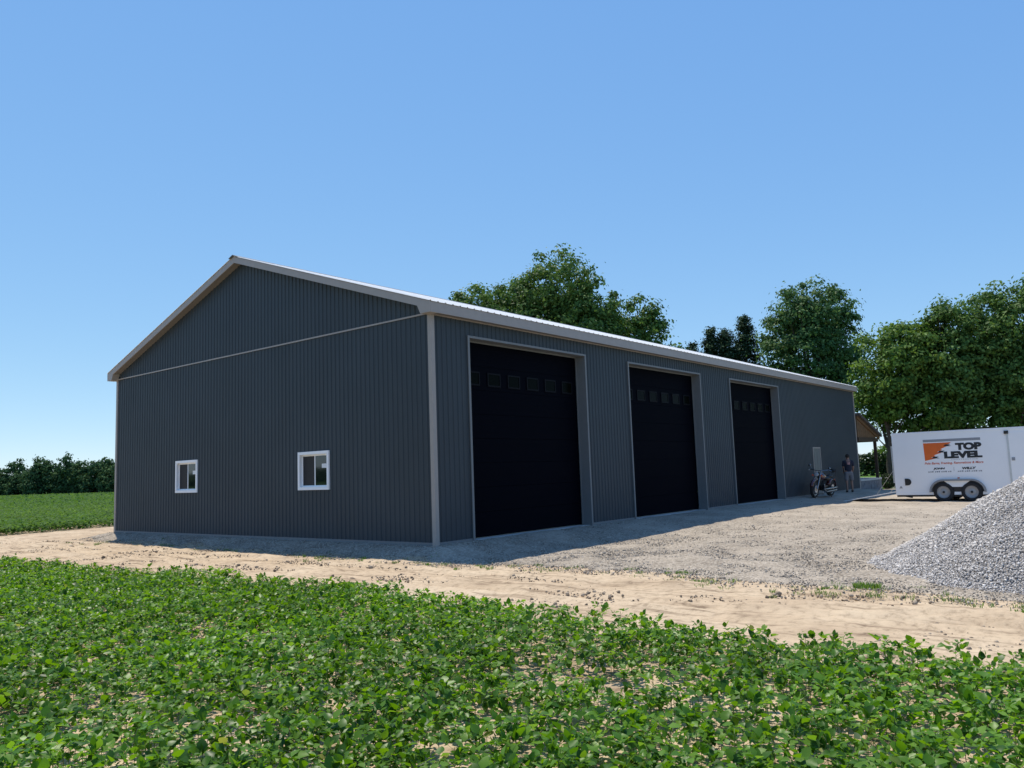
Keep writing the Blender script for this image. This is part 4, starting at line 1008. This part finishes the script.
o = MB(); o.box(-.22, .2, -.13, .13, .25, .45)
for s in (-1, 1):
    for k in range(6): o.lathe([(0, .0), (.085, .0), (.085, .016), (0, .016)], 'z', (.02 + s * .12, 0, .47 + k * .03), 16)
    o.lathe([(0, .13), (.09, .135), (.11, .1), (.11, -.1), (.09, -.135), (0, -.13)], 'y', (-.12, 0, .35), 18)
o.build('engine', m_blk, MO, bevel=.01)
for s, dz_ in ((1, 0), (1, .1), (-1, .03)):
    o = MB(); o.tube([(.15, s * .12, .5), (.32, s * .17, .33), (.1, s * .2, .22 + dz_), (-.9, s * .2, .26 + dz_)], [.025, .028, .035, .042], 10); o.build('exhaust', m_chrome, MO, smooth=True)
o = MB(); o.tube([(-.95, -.13, .62), (-.98, -.12, 1.05), (-.98, .12, 1.05), (-.95, .13, .62)], .012, 8); o.ball((-.96, 0, .98), .12, 12, (.3, 1, .6)); o.build('sissy_bar', m_blk, MO, smooth=True)
o = MB(); o.ball((-1.15, 0, .62), .05, 10, (.5, 1.2, .8)); o.build('tail_lamp', m_orange2, MO, smooth=True)
o = MB(); o.tube([(-.05, .14, .27), (-.15, .30, .02)], .014, 6); o.build('kickstand', m_blk, MO)

# ------------------------------------------------------------------ person by the far wall
PE = empty('person', (26.6, -.5, -.04), R(-62), label='person in dark top and grey shorts standing beside the far end of the long wall', cat='person')
def skinned(name, verts, edges, radii, mat, parent, root=0, sub=2):
    me = bpy.data.meshes.new(name); me.from_pydata(verts, edges, []); me.materials.append(mat)
    o = bpy.data.objects.new(name, me); COL.objects.link(o); o.parent = parent
    o.modifiers.new('skin', 'SKIN')
    sk = me.skin_vertices[0].data
    for i, r__ in enumerate(radii): sk[i].radius = (r__, r__) if not hasattr(r__, '__len__') else r__; sk[i].use_root = (i == root)
    s = o.modifiers.new('sub', 'SUBSURF'); s.levels = sub; s.render_levels = sub
    o.modifiers['skin'].use_smooth_shade = True
    return o
bv = [(0, 0, .93), (0, .0, 1.10), (0, -.01, 1.28), (0, -.01, 1.42), (0, .0, 1.50), (0, .015, 1.60), (0, .02, 1.70),     # pelvis, waist, chest, shoulders, neck, head, crown
      (.10, 0, .90), (.11, .03, .50), (.115, -.01, .10), (.12, .12, .035), (-.10, 0, .90), (-.12, -.04, .50), (-.13, -.09, .10), (-.135, .04, .035),
      (.18, -.01, 1.40), (.215, .0, 1.13), (.20, .16, .93), (.195, .22, .86), (-.18, -.01, 1.40), (-.215, .02, 1.13), (-.17, .20, 1.02), (-.14, .26, .99)]
be = [(0, 1), (1, 2), (2, 3), (3, 4), (4, 5), (5, 6), (0, 7), (7, 8), (8, 9), (9, 10), (0, 11), (11, 12), (12, 13), (13, 14), (3, 15), (15, 16), (16, 17), (17, 18), (3, 19), (19, 20), (20, 21), (21, 22)]
br = [(.15, .11), (.14, .105), (.16, .115), (.13, .09), .058, (.082, .10), (.062, .075), .085, .06, .04, .035, .085, .06, .04, .035, .06, .045, .034, .03, .06, .045, .034, .03]
skinned('body', bv, be, br, m_skin, PE)
skinned('shirt', [(0, 0, .86), (0, .0, 1.10), (0, -.01, 1.28), (0, -.01, 1.42), (0, .0, 1.465), (.18, -.01, 1.40), (.215, .0, 1.17), (-.18, -.01, 1.40), (-.215, .02, 1.17)], [(0, 1), (1, 2), (2, 3), (3, 4), (3, 5), (5, 6), (3, 7), (7, 8)], [(.18, .13), (.165, .125), (.18, .135), (.15, .11), .075, .08, .07, .08, .07], m_shirt, PE)
skinned('shorts', [(0, 0, 1.0), (0, 0, .88), (.10, 0, .82), (.12, .02, .50), (-.10, 0, .82), (-.125, -.03, .50)], [(0, 1), (1, 2), (2, 3), (1, 4), (4, 5)], [(.165, .125), (.16, .125), .115, .105, .115, .105], m_shorts, PE)
o = MB(); o.ball((0, .0, 1.665), .105, 14, (.88, 1.05, .95)); o.build('hair', m_hair, PE, smooth=True)
for s, (x, y) in ((1, (.12, .06)), (-1, (-.135, -.02))):
    o = MB(); o.ball((x, y, .05), .06, 12, (.85, 2.2, .85)); o.build('shoe', m_shoe, PE, smooth=True)
o = MB(); vs = []
for i, a in enumerate(np.linspace(-.9, .9, 7)):
    for z in (1.27, 1.38): vs.append((.10 * math.sin(a), -.02 - .135 * math.cos(a), z))
o.add(vs, [(2 * i, 2 * i + 2, 2 * i + 3, 2 * i + 1) for i in range(6)]); pb_ = o.build('shirt_print', m_pink, PE); sm = pb_.modifiers.new('so', 'SOLIDIFY'); sm.thickness = .02
for s in (-1, 1):
    xs_, ys_, zs_ = (.195, .22, .86) if s > 0 else (-.14, .26, .99)
    vv = [(xs_, ys_, zs_), (xs_, ys_ + .05, zs_ - .03)]; ee = [(0, 1)]; rr_ = [.03, (.038, .02)]
    for k in range(4):
        ox = (k - 1.5) * .02; a = len(vv); vv += [(xs_ + ox, ys_ + .09, zs_ - .06), (xs_ + ox, ys_ + .115, zs_ - .095 - .008 * (k % 2)), (xs_ + ox, ys_ + .115, zs_ - .125 - .01 * (k in (1, 2)))]; ee += [(1, a), (a, a + 1), (a + 1, a + 2)]; rr_ += [.010, .009, .008]
    a = len(vv); vv += [(xs_ - s * .045, ys_ + .05, zs_ - .045), (xs_ - s * .05, ys_ + .075, zs_ - .085)]; ee += [(1, a), (a, a + 1)]; rr_ += [.011, .009]
    skinned('hand', vv, ee, rr_, m_skin, PE, sub=1)
